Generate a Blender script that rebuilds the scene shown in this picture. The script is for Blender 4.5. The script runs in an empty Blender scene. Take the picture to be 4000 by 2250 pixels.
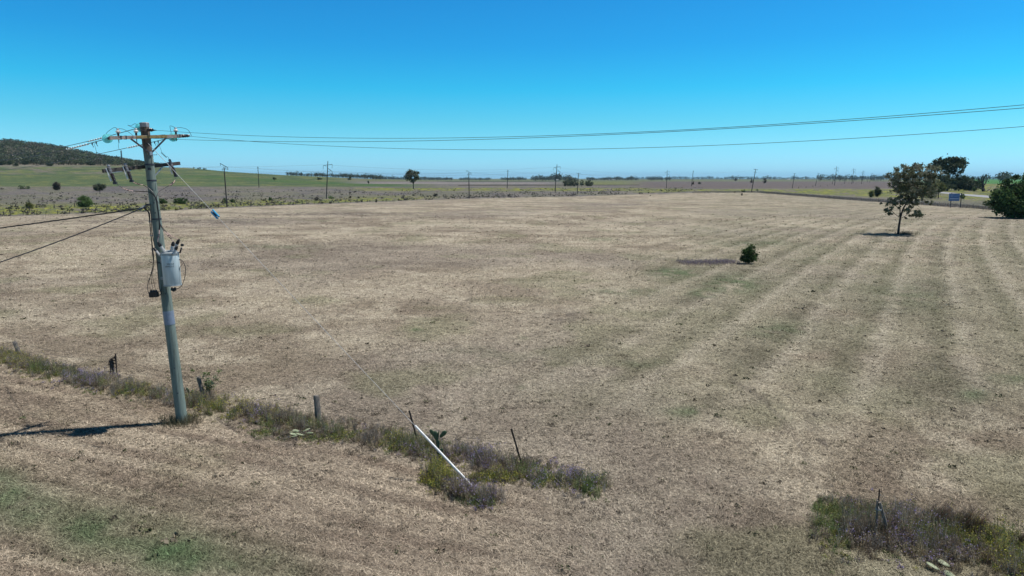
import bpy, math, random
import numpy as np
from mathutils import Vector, Matrix
rng = np.random.default_rng(7)
random.seed(11)
R = math.radians
scene = bpy.context.scene
C = bpy.data.collections.new("place"); scene.collection.children.link(C)

# ---------------------------------------------------------------- survey: photo measurements -> world points
PIT = R(9.12); F = 2667.0; H = 9.0
cP, sP = math.cos(PIT), math.sin(PIT)
def ray(px, py):
    a = px - 2000.0; u = 1125.0 - py
    return (a, F*cP + u*sP, u*cP - F*sP)
def atY(px, py, Y):
    r = ray(px, py); t = Y/r[1]
    return Vector((r[0]*t, Y, H + r[2]*t))
def G(px, py, z=0.0):
    r = ray(px, py); t = (z-H)/r[2]
    return Vector((r[0]*t, r[1]*t, z))
def proj(x, y, z):
    z = z-H
    f = y*cP - z*sP; u = y*sP + z*cP
    f = np.maximum(f, 1e-3)
    return 2000+F*x/f, 1125-F*u/f

# ---------------------------------------------------------------- numpy value noise
def vn(x, y, seed=0):
    xi = np.floor(x).astype(np.int64); yi = np.floor(y).astype(np.int64)
    xf = x-xi; yf = y-yi
    xf = xf*xf*(3-2*xf); yf = yf*yf*(3-2*yf)
    def h(a, b):
        n = (a*374761393 + b*668265263 + seed*974634777) & 0xffffffff
        n = ((n ^ (n >> 13))*1274126177) & 0xffffffff
        return ((n ^ (n >> 16)) & 0xffff)/65535.0
    return (h(xi, yi)*(1-xf)+h(xi+1, yi)*xf)*(1-yf)+(h(xi, yi+1)*(1-xf)+h(xi+1, yi+1)*xf)*yf
def fbm(x, y, seed=0, o=4):
    s = 0; a = 0.5; t = 0
    for i in range(o):
        s = s+a*vn(x, y, seed+i*17); t += a; a *= .5; x = x*2.03+3.1; y = y*2.03+7.7
    return s/t
def sst(a, b, x):
    t = np.clip((x-a)/(b-a), 0, 1); return t*t*(3-2*t)

# ---------------------------------------------------------------- terrain
def terr(x, y):
    x = np.asarray(x, float); y = np.asarray(y, float)
    D = np.hypot(x, y); az = np.arctan2(x, y)
    u = 2000+2667*np.tan(np.clip(az, -1.2, 1.2))/cP
    rowA = np.interp(u, [-2500, 0, 560, 650, 750, 900, 1000, 1100, 1250, 1400, 1550, 1750], [640, 645, 650, 655, 659, 673, 679, 685, 691, 698, 706, 716])
    zA = H+(698-rowA)/2667*1300*np.cos(np.clip(az, -1.2, 1.2))
    zA = np.where(u > 1745, 0, np.maximum(zA, 0))
    rowB = np.interp(u, [-2500, -400, 0, 60, 130, 230, 300, 370, 460, 540, 620, 700, 800], [566, 574, 576, 575, 584, 594, 608, 622, 635, 646, 654, 662, 680])
    zB = H+(698-rowB)/2667*1900*np.cos(np.clip(az, -1.2, 1.2))
    zB = np.where(u > 790, 0, zB)
    zB = np.maximum(zB, zA)
    t1 = np.clip((D-560)/740, 0, 1); t1 = t1*t1*(3-2*t1)*.6+t1*.4
    t1 = np.where(D < 560, 0, t1)
    t2 = sst(1300, 1900, D)
    z = zA*t1+(zB-zA)*t2
    z = z*(1-sst(2400, 4200, D))
    return z
def hit(px, py):
    r = ray(px, py); n = math.hypot(r[0], r[1])
    D = 10.0; prev = D
    while D < 15000:
        x = r[0]/n*D; y = r[1]/n*D
        if H+r[2]/n*D <= float(terr(x, y)):
            lo, hi = prev, D
            for _ in range(18):
                m = (lo+hi)/2
                if H+r[2]/n*m <= float(terr(r[0]/n*m, r[1]/n*m)): hi = m
                else: lo = m
            x = r[0]/n*hi; y = r[1]/n*hi
            return Vector((x, y, float(terr(x, y))))
        prev = D; D *= 1.02
    return Vector((r[0]/n*9000, r[1]/n*9000, 0))
EDGE_U = [-600, 0, 300, 560, 880, 1100, 1400, 1800, 2200, 2400, 2560, 2700, 2900, 2960, 3150, 3300, 3400, 3500, 3600, 3700, 3800, 3900, 4000, 4400]
EDGE_V = [858, 846, 836, 828, 812, 803, 792, 777, 769, 762, 757, 753, 752, 753, 768, 780, 787, 794, 800, 808, 814, 823, 836, 880]

def blob(u, v, cu, cv, ru, rv):
    return np.exp(-(((u-cu)/ru)**2+((v-cv)/rv)**2))
STRIPE_AZ = R(31.6)
def albedo(x, y):
    """soil / sward colour of the land at a world point"""
    z = terr(x, y); u, v = proj(x, y, z); D = np.hypot(x, y)
    def mix(a, b, t): return a*(1-t[:, None])+b*t[:, None]
    c3 = lambda r, g, b: np.array([[r, g, b]])
    n1 = fbm(x/9, y/9, 1, 5); n2 = fbm(x/2.2, y/2.2, 5, 4); n3 = fbm(x/28, y/28, 9, 4)
    n4 = fbm(x/.7, y/.7, 12, 3)
    pad = mix(c3(.374, .321, .240), c3(.250, .206, .152), sst(.38, .66, n1))
    pad = mix(pad, c3(.485, .425, .325), sst(.5, .72, n2)*.6)
    pad = mix(pad, c3(.20, .155, .12), sst(.55, .75, n4)*.35)
    pad = mix(pad, c3(.235, .20, .168), sst(.5, .7, n3)*.5)
    pad = mix(pad, c3(.185, .19, .105), sst(.56, .74, fbm(x/5+40, y/5, 31, 4))*.42)
    # long streaks in the older mown half, run of the mower
    s1 = x*math.cos(R(-22))-y*math.sin(R(-22))
    lat = x*.93+y*.37
    st2 = fbm((y+.18*x)/3.2, (x)/13, 44, 5)
    wl = sst(2700, 2000, u)*sst(1500, 1100, v)
    pad = mix(pad, c3(.19, .15, .118), sst(.52, .68, st2)*.34*wl)
    pad = mix(pad, c3(.40, .34, .27), sst(.48, .33, st2)*.22*wl)
    # mower stripes
    p = x*math.cos(STRIPE_AZ)-y*math.sin(STRIPE_AZ)+.8*(fbm(x/18, y/18, 77, 3)-.5)
    p = p+.9*(fbm(x/1.6, y/1.6, 78, 3)-.5)
    bend = np.maximum(D-95, 0)
    p = p-bend*bend*.0006
    ph = (p/4.0) % 1.0; ph2 = (p/8.0+.37) % 1.0
    br_l = np.exp(-((ph-.5)/.13)**2); dk_l = np.exp(-((ph-.2)/.17)**2); dk2 = np.exp(-((ph2-.5)/.2)**2)
    m0 = sst(2150, 2900, u+(v-1100)*.9)*sst(1750, 1450, v)*(1-.45*sst(110, 190, D))
    pt = fbm(x/4, y/4, 88, 5)
    pad = mix(pad, c3(.245, .228, .158), m0*.62*sst(.22, .52, fbm(x/11, y/11, 90, 4)))
    pad = mix(pad, c3(.150, .142, .090), dk_l*m0*sst(.24, .46, pt+.25*(n4-.5))*.54)
    pad = mix(pad, c3(.150, .130, .095), dk2*m0*sst(.45, .62, fbm(x/3+9, y/3, 89, 4))*.5)
    pad = mix(pad, c3(.46, .405, .32), br_l*m0*sst(.18, .42, fbm(x/5, y/5, 93, 4)+.2*(n4-.5))*.42)
    # green flushes
    g = np.zeros_like(x); gn = fbm(x/1.1, y/1.1, 3, 4)
    for cu, cv, ru, rv, s in [(2640, 1065, 90, 18, 1), (2860, 1110, 110, 35, .8), (2760, 1145, 70, 18, .7), (2430, 1140, 170, 14, .45), (3050, 1290, 130, 30, .5), (2700, 1610, 110, 22, .6), (2500, 1420, 90, 18, .4),
                              (2950, 950, 160, 12, .5), (1620, 1287, 30, 6, .8), (2040, 1320, 22, 8, .6), (2040, 1510, 25, 10, .6), (1090, 965, 190, 10, .35), (3800, 1540, 60, 30, .6), (3950, 1480, 90, 20, .5),
                              (2350, 935, 90, 6, .5), (3560, 1160, 150, 60, .3), (3200, 1020, 120, 20, .3), (1900, 1390, 260, 40, .18)]:
        g = np.maximum(g, s*blob(u, v, cu, cv, ru, rv))
    vl = np.interp(u, [-200, 0, 450, 900, 1400, 1900, 2400], [1360, 1425, 1545, 1640, 1740, 1870, 1990])
    near = sst(0, 40, v-vl)*sst(2500, 1700, u)
    sk = fbm((v-vl*.9)/26, u/520, 150, 4)
    pad = mix(pad, c3(.375, .300, .222), near*.45)
    pad = mix(pad, c3(.185, .142, .108), near*sst(.50, .66, sk)*.60)
    pad = mix(pad, c3(.47, .395, .30), near*sst(.46, .32, sk)*.45)
    lc = np.interp(u, [-200, 0, 300, 600, 900, 1300], [1880, 1945, 2060, 2140, 2200, 2300])
    g2 = np.exp(-((v-lc)/120)**2)*sst(1500, 700, u)*(.68+.32*sst(.3, .6, fbm(x/1.9, y/1.9, 140, 4)))
    pad = mix(pad, c3(.100, .146, .072), np.clip(g2, 0, 1)*(.62+.38*sst(.3, .60, gn)))
    g = g*.75
    pad = mix(pad, c3(.105, .140, .070), np.clip(g*1.6*sst(.28, .58, gn), 0, .82))
    br = blob(u, v, 800, 1960, 420, 60)+blob(u, v, 1500, 2060, 500, 70)*.8+blob(u, v, 250, 1590, 330, 60)*.5
    pad = mix(pad, c3(.172, .142, .105), np.clip(br, 0, 1)*.62*sst(.3, .6, n2))
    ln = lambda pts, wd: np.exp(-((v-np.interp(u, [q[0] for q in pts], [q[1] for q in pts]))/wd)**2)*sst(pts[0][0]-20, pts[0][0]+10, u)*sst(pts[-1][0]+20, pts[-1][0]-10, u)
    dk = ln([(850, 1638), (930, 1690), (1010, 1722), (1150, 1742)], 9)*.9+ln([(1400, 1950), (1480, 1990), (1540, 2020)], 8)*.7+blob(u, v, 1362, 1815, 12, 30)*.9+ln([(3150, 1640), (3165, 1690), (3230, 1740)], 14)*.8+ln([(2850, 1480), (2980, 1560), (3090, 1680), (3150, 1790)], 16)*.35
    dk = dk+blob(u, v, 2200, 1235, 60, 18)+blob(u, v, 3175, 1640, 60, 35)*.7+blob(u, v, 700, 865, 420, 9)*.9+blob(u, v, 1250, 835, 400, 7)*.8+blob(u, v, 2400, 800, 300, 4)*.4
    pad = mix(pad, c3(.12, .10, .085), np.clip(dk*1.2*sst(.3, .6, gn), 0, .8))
    # country beyond the fence
    nf = fbm(x/14, y/40, 55, 5); nx = fbm(x/60, y/60, 66, 4)
    nf2 = fbm(u/9, v*1.4, 58, 4)
    purple = mix(c3(.128, .116, .116), c3(.178, .160, .140), sst(.35, .7, nf))
    purple = mix(purple, c3(.150, .150, .098), sst(.44, .62, fbm(u/110, v/7, 83, 4))*.6)
    purple = mix(purple, c3(.215, .185, .150), sst(.56, .70, fbm(u/45, v/3, 84, 4))*.5)
    purple = mix(purple, c3(.115, .11, .085), sst(.55, .7, fbm(u/7, v*1.1, 81, 3))*.6)
    yg = mix(c3(.115, .135, .055), c3(.28, .275, .055), sst(.46, .68, nf2))
    yg = mix(yg, c3(.17, .15, .12), sst(.52, .7, fbm(u/28, v*.5, 59, 4)))
    green = mix(c3(.072, .105, .050), c3(.098, .128, .060), sst(.3, .7, nf))
    green = mix(green, c3(.165, .175, .07), sst(.50, .70, fbm(u/60, v*.35, 71, 4))*.75)
    out = purple.copy()
    vv = v+5*(nx-.5)
    # left: crop on the slope
    gl = sst(731, 726, vv)*sst(1750, 1450, u)
    out = mix(out, green, gl)
    out = mix(out, c3(.19, .16, .135), gl*sst(684, 676, vv)*sst(900, 300, u)*sst(.50, .68, fbm(u/50, v*.25, 72, 4))*.7)
    out = mix(out, c3(.195, .178, .140), sst(654, 645, vv+(u-300)*.006)*sst(1050, 800, u)*.9)
    out = mix(out, c3(.060, .115, .035), sst(8, 2, np.abs(vv-np.interp(u, [500, 1000, 1500, 1700], [676, 700, 724, 726])-2))*sst(450, 900, u)*sst(1750, 1500, u)*.6)
    ev = np.interp(u, EDGE_U, EDGE_V)
    d = ev-v
    # flowering verge along the left fence
    yl = sst(2, 6, d)*sst(np.interp(u, [0, 500, 1500], [48, 34, 20])+8, np.interp(u, [0, 500, 1500], [34, 22, 10]), d)*sst(1850, 1500, u)
    out = mix(out, yg, yl*sst(.35, .5, nx+.12*(nf2-.3)))
    # middle
    mid = sst(1300, 1500, u)*sst(2750, 2350, u)
    out = mix(out, yg, mid*sst(733, 735, v)*sst(748, 744, v))
    out = mix(out, c3(.23, .205, .195), mid*sst(719, 717, v)*sst(2200, 2100, u))
    out = mix(out, c3(.17, .15, .145), mid*sst(714, 712, v)*sst(2200, 2100, u))
    out = mix(out, c3(.15, .16, .07), mid*sst(725, 722, v)*sst(2200, 2300, u))
    rt = sst(2420, 2560, u)
    out = mix(out, c3(.135, .112, .105), rt*sst(736, 733, vv-(u-2700)*.002))
    out = mix(out, yg, rt*sst(737, 740, v)*sst(np.interp(u, [2900, 3200, 3600, 4000], [3, 9, 16, 26]), np.interp(u, [2900, 3200, 3600, 4000], [8, 16, 34, 50]), d))
    # right: bright crop
    rc = sst(3560, 3640, u)
    out = mix(out, c3(.075, .19, .05), rc*sst(720, 716, v))
    out = mix(out, yg, rc*sst(717, 721, v)*sst(742, 736, v))
    out = mix(out, c3(.14, .15, .085), sst(711, 707, v)*(1-rc)*sst(1200, 1500, u))
    inside = sst(-1.2, 1.2, v-ev+1.6*(fbm(u/14, v/14, 5, 3)-.5)*2)
    inside = np.where(y < 5, 1.0, inside)
    return mix(out, pad, inside)

# ---------------------------------------------------------------- materials
def newmat(name):
    m = bpy.data.materials.new(name); m.use_nodes = True
    nt = m.node_tree; b = nt.nodes['Principled BSDF']; return m, nt, b
def N(nt, t, **kw):
    n = nt.nodes.new(t)
    for k, v in kw.items():
        if k in n.inputs: n.inputs[k].default_value = v
        else: setattr(n, k, v)
    return n
def mat(name, col, rough=.7, metal=0., var=.25, scale=6., bump=.0, stretch=(1, 1, 1), col2=None, spec=None):
    m, nt, b = newmat(name)
    tc = N(nt, 'ShaderNodeTexCoord'); mp = N(nt, 'ShaderNodeMapping'); mp.inputs['Scale'].default_value = stretch
    nz = N(nt, 'ShaderNodeTexNoise', Scale=scale, Detail=6.0, Roughness=.65)
    nt.links.new(tc.outputs['Object'], mp.inputs[0]); nt.links.new(mp.outputs[0], nz.inputs['Vector'])
    cr = N(nt, 'ShaderNodeValToRGB')
    c2 = col2 if col2 else tuple(c*(1-var) for c in col)
    cr.color_ramp.elements[0].position = .35; cr.color_ramp.elements[1].position = .65
    cr.color_ramp.elements[0].color = (*c2, 1); cr.color_ramp.elements[1].color = (*[min(1, c*(1+var*.4)) for c in col], 1)
    nt.links.new(nz.outputs[0], cr.inputs[0]); nt.links.new(cr.outputs[0], b.inputs['Base Color'])
    b.inputs['Roughness'].default_value = rough; b.inputs['Metallic'].default_value = metal
    if spec is not None: b.inputs['Specular IOR Level'].default_value = spec
    if bump:
        bp = N(nt, 'ShaderNodeBump', Strength=1.0, Distance=bump)
        nt.links.new(nz.outputs[0], bp.inputs['Height']); nt.links.new(bp.outputs[0], b.inputs['Normal'])
    return m
def leafmat(name, trans=.22, rough=.65, spec=.15):
    m, nt, b = newmat(name)
    at = N(nt, 'ShaderNodeAttribute', attribute_name='Col')
    nt.links.new(at.outputs['Color'], b.inputs['Base Color'])
    b.inputs['Roughness'].default_value = rough; b.inputs['Specular IOR Level'].default_value = spec
    if trans:
        tr = N(nt, 'ShaderNodeBsdfTranslucent'); mx = N(nt, 'ShaderNodeMixShader'); mx.inputs[0].default_value = trans
        nt.links.new(at.outputs['Color'], tr.inputs[0]); nt.links.new(b.outputs[0], mx.inputs[1]); nt.links.new(tr.outputs[0], mx.inputs[2])
        nt.links.new(mx.outputs[0], nt.nodes['Material Output'].inputs[0])
    return m
M = {}
M['leaf'] = leafmat('leaf', .34); M['straw'] = leafmat('straw', .0, .8, .1)
M['timber'] = mat('weathered_timber', (.21, .185, .16), .9, var=.55, scale=5, stretch=(8, 8, .7), bump=.01)
M['timber_dark'] = mat('dark_timber', (.075, .062, .055), .9, var=.4, scale=6)
M['bark'] = mat('bark', (.11, .09, .075), .9, var=.5, scale=5, stretch=(4, 4, 1))
M['bark_dark'] = mat('dark_bark', (.045, .038, .035), .9, var=.4, scale=5)
M['bark_pale'] = mat('pale_bark', (.22, .19, .17), .9, var=.5, scale=2)
M['farpole'] = mat('far_pole_timber', (.060, .055, .052), .85, var=.3, scale=1)
M['steel'] = mat('galvanised_steel', (.42, .43, .45), .45, .7, var=.3, scale=12)
M['steel_dark'] = mat('dark_steel', (.05, .055, .07), .55, .3, var=.3, scale=9)
M['picket'] = mat('black_steel_picket', (.018, .014, .013), .6, .2, var=.3, scale=9)
M['wire'] = mat('grey_wire', (.075, .08, .09), .5, .4, var=.2, scale=3)
M['wire_pale'] = mat('galvanised_strand', (.50, .50, .50), .5, .3, var=.2, scale=3)
M['black'] = mat('black_rubber', (.012, .012, .014), .5, var=.2, scale=5)
M['pink'] = mat('pinkish_cable_sleeve', (.55, .36, .33), .55, var=.15, scale=20)
M['maroon'] = mat('maroon_shed', (.06, .02, .03), .5, var=.1, scale=20)
M['porcelain'] = mat('grey_white_porcelain', (.62, .62, .62), .25, var=.12, scale=14)
M['brown_porcelain'] = mat('brown_porcelain', (.035, .028, .032), .25, var=.2, scale=14)
M['fusegrey'] = mat('grey_porcelain', (.26, .26, .28), .3, var=.3, scale=14)
M['tank'] = mat('pale_grey_green_paint', (.48, .575, .61), .42, var=.22, scale=3.5, stretch=(2.2, 2.2, .3))
M['lidgrey'] = mat('grey_paint', (.33, .37, .39), .5, var=.2, scale=9)
M['white'] = mat('white_plastic', (.76, .76, .75), .5, var=.22, scale=9)
M['bluepl'] = mat('blue_glaze', (.06, .36, .62), .3, var=.15, scale=12)
M['ink'] = mat('black_stencil_ink', (.015, .015, .018), .7, var=.1, scale=5)
M['label'] = mat('blue_grey_tin_sheet', (.22, .27, .36), .5, .2, var=.15, scale=6)
M['damper'] = mat('white_green_spiral_plastic', (.80, .88, .86), .35, var=.1, scale=9)
M['arm_top'] = mat('mottled_crossarm_timber', (.33, .27, .24), .85, var=.5, scale=4.5, col2=(.17, .15, .14))
M['arm_low'] = mat('dark_crossarm_timber', (.07, .06, .055), .85, var=.5, scale=6)
M['band'] = mat('yellow_brown_strap', (.29, .21, .08), .7, var=.4, scale=9)
M['road'] = mat('worn_asphalt', (.30, .30, .31), .85, var=.12, scale=.6)
M['signblue'] = mat('sign_blue', (.10, .20, .42), .5, var=.1, scale=2)
M['signpale'] = mat('sign_pale', (.36, .44, .58), .5, var=.1, scale=2)
M['signdark'] = mat('sign_dark', (.03, .06, .16), .5, var=.1, scale=2)
M['metalroof'] = mat('white_metal_roof', (.75, .75, .73), .5, var=.08, scale=.5)
M['metalwall'] = mat('cream_metal_wall', (.45, .43, .38), .6, var=.15, scale=.5)
M['cactus'] = mat('cactus_green', (.055, .10, .045), .55, var=.35, scale=12)
def glassmat():
    m, nt, b = newmat('aqua_glass')
    b.inputs['Base Color'].default_value = (.35, .95, .97, 1); b.inputs['Roughness'].default_value = .08
    b.inputs['Transmission Weight'].default_value = .55; b.inputs['IOR'].default_value = 1.3
    return m
M['glass'] = glassmat()
def polemat():
    m, nt, b = newmat('treated_pole_timber')
    tc = N(nt, 'ShaderNodeTexCoord')
    mp = N(nt, 'ShaderNodeMapping'); mp.inputs['Scale'].default_value = (9, 9, .55)
    nz = N(nt, 'ShaderNodeTexNoise', Scale=1.6, Detail=8.0, Roughness=.7)
    nt.links.new(tc.outputs['Object'], mp.inputs[0]); nt.links.new(mp.outputs[0], nz.inputs['Vector'])
    cr = N(nt, 'ShaderNodeValToRGB'); e = cr.color_ramp.elements
    e[0].position = .30; e[0].color = (.060, .082, .074, 1); e[1].position = .68; e[1].color = (.205, .262, .235, 1)
    x = e.new(.47); x.color = (.150, .195, .175, 1)
    nt.links.new(nz.outputs[0], cr.inputs[0])
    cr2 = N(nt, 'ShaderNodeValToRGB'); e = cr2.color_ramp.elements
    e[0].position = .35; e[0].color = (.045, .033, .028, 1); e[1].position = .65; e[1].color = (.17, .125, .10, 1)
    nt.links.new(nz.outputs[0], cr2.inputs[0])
    # dark brown top, blended in by height
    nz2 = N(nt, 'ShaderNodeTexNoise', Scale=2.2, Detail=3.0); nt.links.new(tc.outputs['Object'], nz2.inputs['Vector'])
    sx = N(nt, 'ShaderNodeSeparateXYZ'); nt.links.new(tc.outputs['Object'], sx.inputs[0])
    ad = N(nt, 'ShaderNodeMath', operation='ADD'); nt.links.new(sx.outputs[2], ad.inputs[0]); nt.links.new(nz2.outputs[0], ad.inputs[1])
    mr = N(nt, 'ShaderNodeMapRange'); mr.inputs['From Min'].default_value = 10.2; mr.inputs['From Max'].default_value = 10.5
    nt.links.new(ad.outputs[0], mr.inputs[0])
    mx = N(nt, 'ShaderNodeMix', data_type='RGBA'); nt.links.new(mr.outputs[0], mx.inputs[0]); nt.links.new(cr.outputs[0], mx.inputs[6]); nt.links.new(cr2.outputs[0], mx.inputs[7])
    nt.links.new(mx.outputs[2], b.inputs['Base Color']); b.inputs['Roughness'].default_value = .8
    bp = N(nt, 'ShaderNodeBump', Strength=1.0, Distance=.012); nt.links.new(nz.outputs[0], bp.inputs['Height']); nt.links.new(bp.outputs[0], b.inputs['Normal'])
    return m
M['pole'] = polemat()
def groundmat():
    m, nt, b = newmat('mown_dry_ground')
    at = N(nt, 'ShaderNodeAttribute', attribute_name='Col')
    tc = N(nt, 'ShaderNodeTexCoord')
    def noise(sc, det, ro, stretch=(1, 1, 1)):
        mp = N(nt, 'ShaderNodeMapping'); mp.inputs['Scale'].default_value = stretch
        n = N(nt, 'ShaderNodeTexNoise', Scale=sc, Detail=det, Roughness=ro)
        nt.links.new(tc.outputs['Object'], mp.inputs[0]); nt.links.new(mp.outputs[0], n.inputs['Vector']); return n
    def ramp(src, p0, v0, p1, v1):
        r = N(nt, 'ShaderNodeMapRange', clamp=True); r.inputs['From Min'].default_value = p0; r.inputs['From Max'].default_value = p1
        r.inputs['To Min'].default_value = v0; r.inputs['To Max'].default_value = v1
        nt.links.new(src, r.inputs[0]); return r.outputs[0]
    def mul(a, c):
        n = N(nt, 'ShaderNodeMath', operation='MULTIPLY'); nt.links.new(a, n.inputs[0]); nt.links.new(c, n.inputs[1]); return n.outputs[0]
    nA = noise(7.0, 8, .75); nB = noise(2.2, 6, .7); nC = noise(.5, 5, .65); nD = noise(16, 3, .6); nE = noise(.12, 6, .7)
    f = mul(ramp(nA.outputs[0], .36, .28, .60, 1.46), ramp(nB.outputs[0], .30, .74, .70, 1.24))
    nS = noise(4.2, 4, .6, (1, 1, 1)); f = mul(f, ramp(nS.outputs[0], .32, .48, .41, 1.0)); nM = noise(1.1, 7, .78); f = mul(f, ramp(nM.outputs[0], .34, .55, .50, 1.06))
    f = mul(f, ramp(nC.outputs[0], .3, .85, .7, 1.15))
    f = mul(f, ramp(nE.outputs[0], .3, .88, .7, 1.12))
    f = mul(f, ramp(nD.outputs[0], .30, .45, .42, 1.0))
    vm = N(nt, 'ShaderNodeVectorMath', operation='SCALE'); nt.links.new(at.outputs['Color'], vm.inputs[0]); nt.links.new(f, vm.inputs['Scale'])
    nt.links.new(vm.outputs[0], b.inputs['Base Color']); b.inputs['Roughness'].default_value = .95; b.inputs['Specular IOR Level'].default_value = .1
    bp = N(nt, 'ShaderNodeBump', Strength=.9, Distance=.07); nt.links.new(nA.outputs[0], bp.inputs['Height'])
    bp2 = N(nt, 'ShaderNodeBump', Strength=.6, Distance=.25); nt.links.new(nB.outputs[0], bp2.inputs['Height']); nt.links.new(bp.outputs[0], bp2.inputs['Normal'])
    nt.links.new(bp2.outputs[0], b.inputs['Normal'])
    return m
M['ground'] = groundmat()

# ---------------------------------------------------------------- mesh helpers
def tag(o, label=None, cat=None, group=None, kind=None):
    if label: o['label'] = label
    if cat: o['category'] = cat
    if group: o['group'] = group
    if kind: o['kind'] = kind
    return o
def empty(name, loc, label, cat, group=None):
    o = bpy.data.objects.new(name, None); C.objects.link(o); o.location = loc
    return tag(o, label, cat, group)
def link(name, me, m, parent=None, smooth=False):
    o = bpy.data.objects.new(name, me); C.objects.link(o); me.materials.append(m)
    if parent is not None: o.parent = parent
    if smooth: me.polygons.foreach_set('use_smooth', [True]*len(me.polygons))
    return o
def origin(parent):
    v = Vector((0, 0, 0))
    while parent is not None: v += Vector(parent.location); parent = parent.parent
    return v
class MB:
    def __init__(s): s.v = []; s.f = []
    def box(s, c, sz, X=(1, 0, 0), Y=(0, 1, 0), Z=(0, 0, 1)):
        c = Vector(c); X = Vector(X)*sz[0]/2; Y = Vector(Y)*sz[1]/2; Z = Vector(Z)*sz[2]/2
        b = len(s.v)
        for i in (-1, 1):
            for j in (-1, 1):
                for k in (-1, 1): s.v.append(c+X*i+Y*j+Z*k)
        s.f += [tuple(b+q for q in f) for f in ((0, 1, 3, 2), (4, 6, 7, 5), (0, 4, 5, 1), (2, 3, 7, 6), (0, 2, 6, 4), (1, 5, 7, 3))]
        return s
    def bar(s, a, b, w, h, up=(0, 0, 1)):
        a = Vector(a); b = Vector(b); d = (b-a); L = d.length; d.normalize()
        side = d.cross(Vector(up)).normalized(); u = side.cross(d).normalized()
        return s.box((a+b)/2, (L, w, h), d, side, u)
    def tube(s, pts, r, n=8, cap=True):
        pts = [Vector(p) for p in pts]; rs = r if isinstance(r, (list, tuple)) else [r]*len(pts)
        t0 = (pts[1]-pts[0]).normalized()
        ref = Vector((0, 0, 1)) if abs(t0.z) < .9 else Vector((1, 0, 0))
        a = t0.cross(ref).normalized(); base = len(s.v)
        for i, p in enumerate(pts):
            t = (pts[min(i+1, len(pts)-1)]-pts[max(i-1, 0)]).normalized()
            a = (a-t*a.dot(t)).normalized(); b = t.cross(a)
            for k in range(n):
                th = 2*math.pi*k/n; s.v.append(p+(a*math.cos(th)+b*math.sin(th))*rs[i])
        for i in range(len(pts)-1):
            for k in range(n):
                k2 = (k+1) % n
                s.f.append((base+i*n+k, base+i*n+k2, base+(i+1)*n+k2, base+(i+1)*n+k))
        if cap:
            s.f.append(tuple(base+k for k in reversed(range(n)))); e = base+(len(pts)-1)*n; s.f.append(tuple(e+k for k in range(n)))
        return s
    def lathe(s, p0, ax, prof, n=16):
        """prof: list of (distance along axis, radius)"""
        p0 = Vector(p0); ax = Vector(ax).normalized()
        ref = Vector((0, 0, 1)) if abs(ax.z) < .9 else Vector((1, 0, 0))
        a = ax.cross(ref).normalized(); b = ax.cross(a); base = len(s.v)
        for d, r in prof:
            for k in range(n):
                th = 2*math.pi*k/n; s.v.append(p0+ax*d+(a*math.cos(th)+b*math.sin(th))*max(r, .0005))
        for i in range(len(prof)-1):
            for k in range(n):
                k2 = (k+1) % n
                s.f.append((base+i*n+k, base+i*n+k2, base+(i+1)*n+k2, base+(i+1)*n+k))
        s.f.append(tuple(base+k for k in reversed(range(n)))); e = base+(len(prof)-1)*n; s.f.append(tuple(e+k for k in range(n)))
        return s
    def build(s, name, m, parent=None, smooth=False):
        o0 = origin(parent)
        me = bpy.data.meshes.new(name); me.from_pydata([tuple(v-o0) for v in s.v], [], s.f); me.update()
        o = link(name, me, m, parent)
        if smooth:
            me.polygons.foreach_set('use_smooth', [True]*len(me.polygons))
            try: me.set_sharp_from_angle(angle=R(40))
            except Exception: pass
        return o
def spiral(a, b, r, turns, n=10):
    a = Vector(a); b = Vector(b); d = (b-a).normalized()
    u = d.cross(Vector((0, 0, 1))).normalized(); w = d.cross(u); P = []
    T = int(turns*n)
    for i in range(T+1):
        th = 2*math.pi*i/n; P.append(a+(b-a)*(i/T)+(u*math.cos(th)+w*math.sin(th))*r)
    return P
def smoothpts(P, k=6):
    P = [Vector(p) for p in P]; out = []
    for i in range(len(P)-1):
        p0 = P[max(i-1, 0)]; p1 = P[i]; p2 = P[i+1]; p3 = P[min(i+2, len(P)-1)]
        for j in range(k):
            t = j/k
            out.append(.5*((2*p1)+(-p0+p2)*t+(2*p0-5*p1+4*p2-p3)*t*t+(-p0+3*p1-3*p2+p3)*t**3))
    out.append(P[-1]); return out
def polys(name, A, col, m, parent=None):
    """A (N,k,3) world coordinates, col (N,3): one mesh of N loose faces"""
    o0 = np.array(origin(parent)); n, k, _ = A.shape
    V = (A-o0).reshape(-1, 3).astype(np.float32)
    me = bpy.data.meshes.new(name); me.vertices.add(n*k); me.vertices.foreach_set('co', V.ravel())
    me.loops.add(n*k); me.loops.foreach_set('vertex_index', np.arange(n*k, dtype=np.int32))
    me.polygons.add(n); me.polygons.foreach_set('loop_start', np.arange(0, n*k, k, dtype=np.int32))
    me.update(calc_edges=True)
    ca = me.color_attributes.new('Col', 'FLOAT_COLOR', 'POINT')
    cc = np.ones((n, k, 4), np.float32); cc[:, :, :3] = np.clip(col, 0, 1)[:, None, :]
    ca.data.foreach_set('color', cc.ravel())
    return link(name, me, m, parent)

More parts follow.
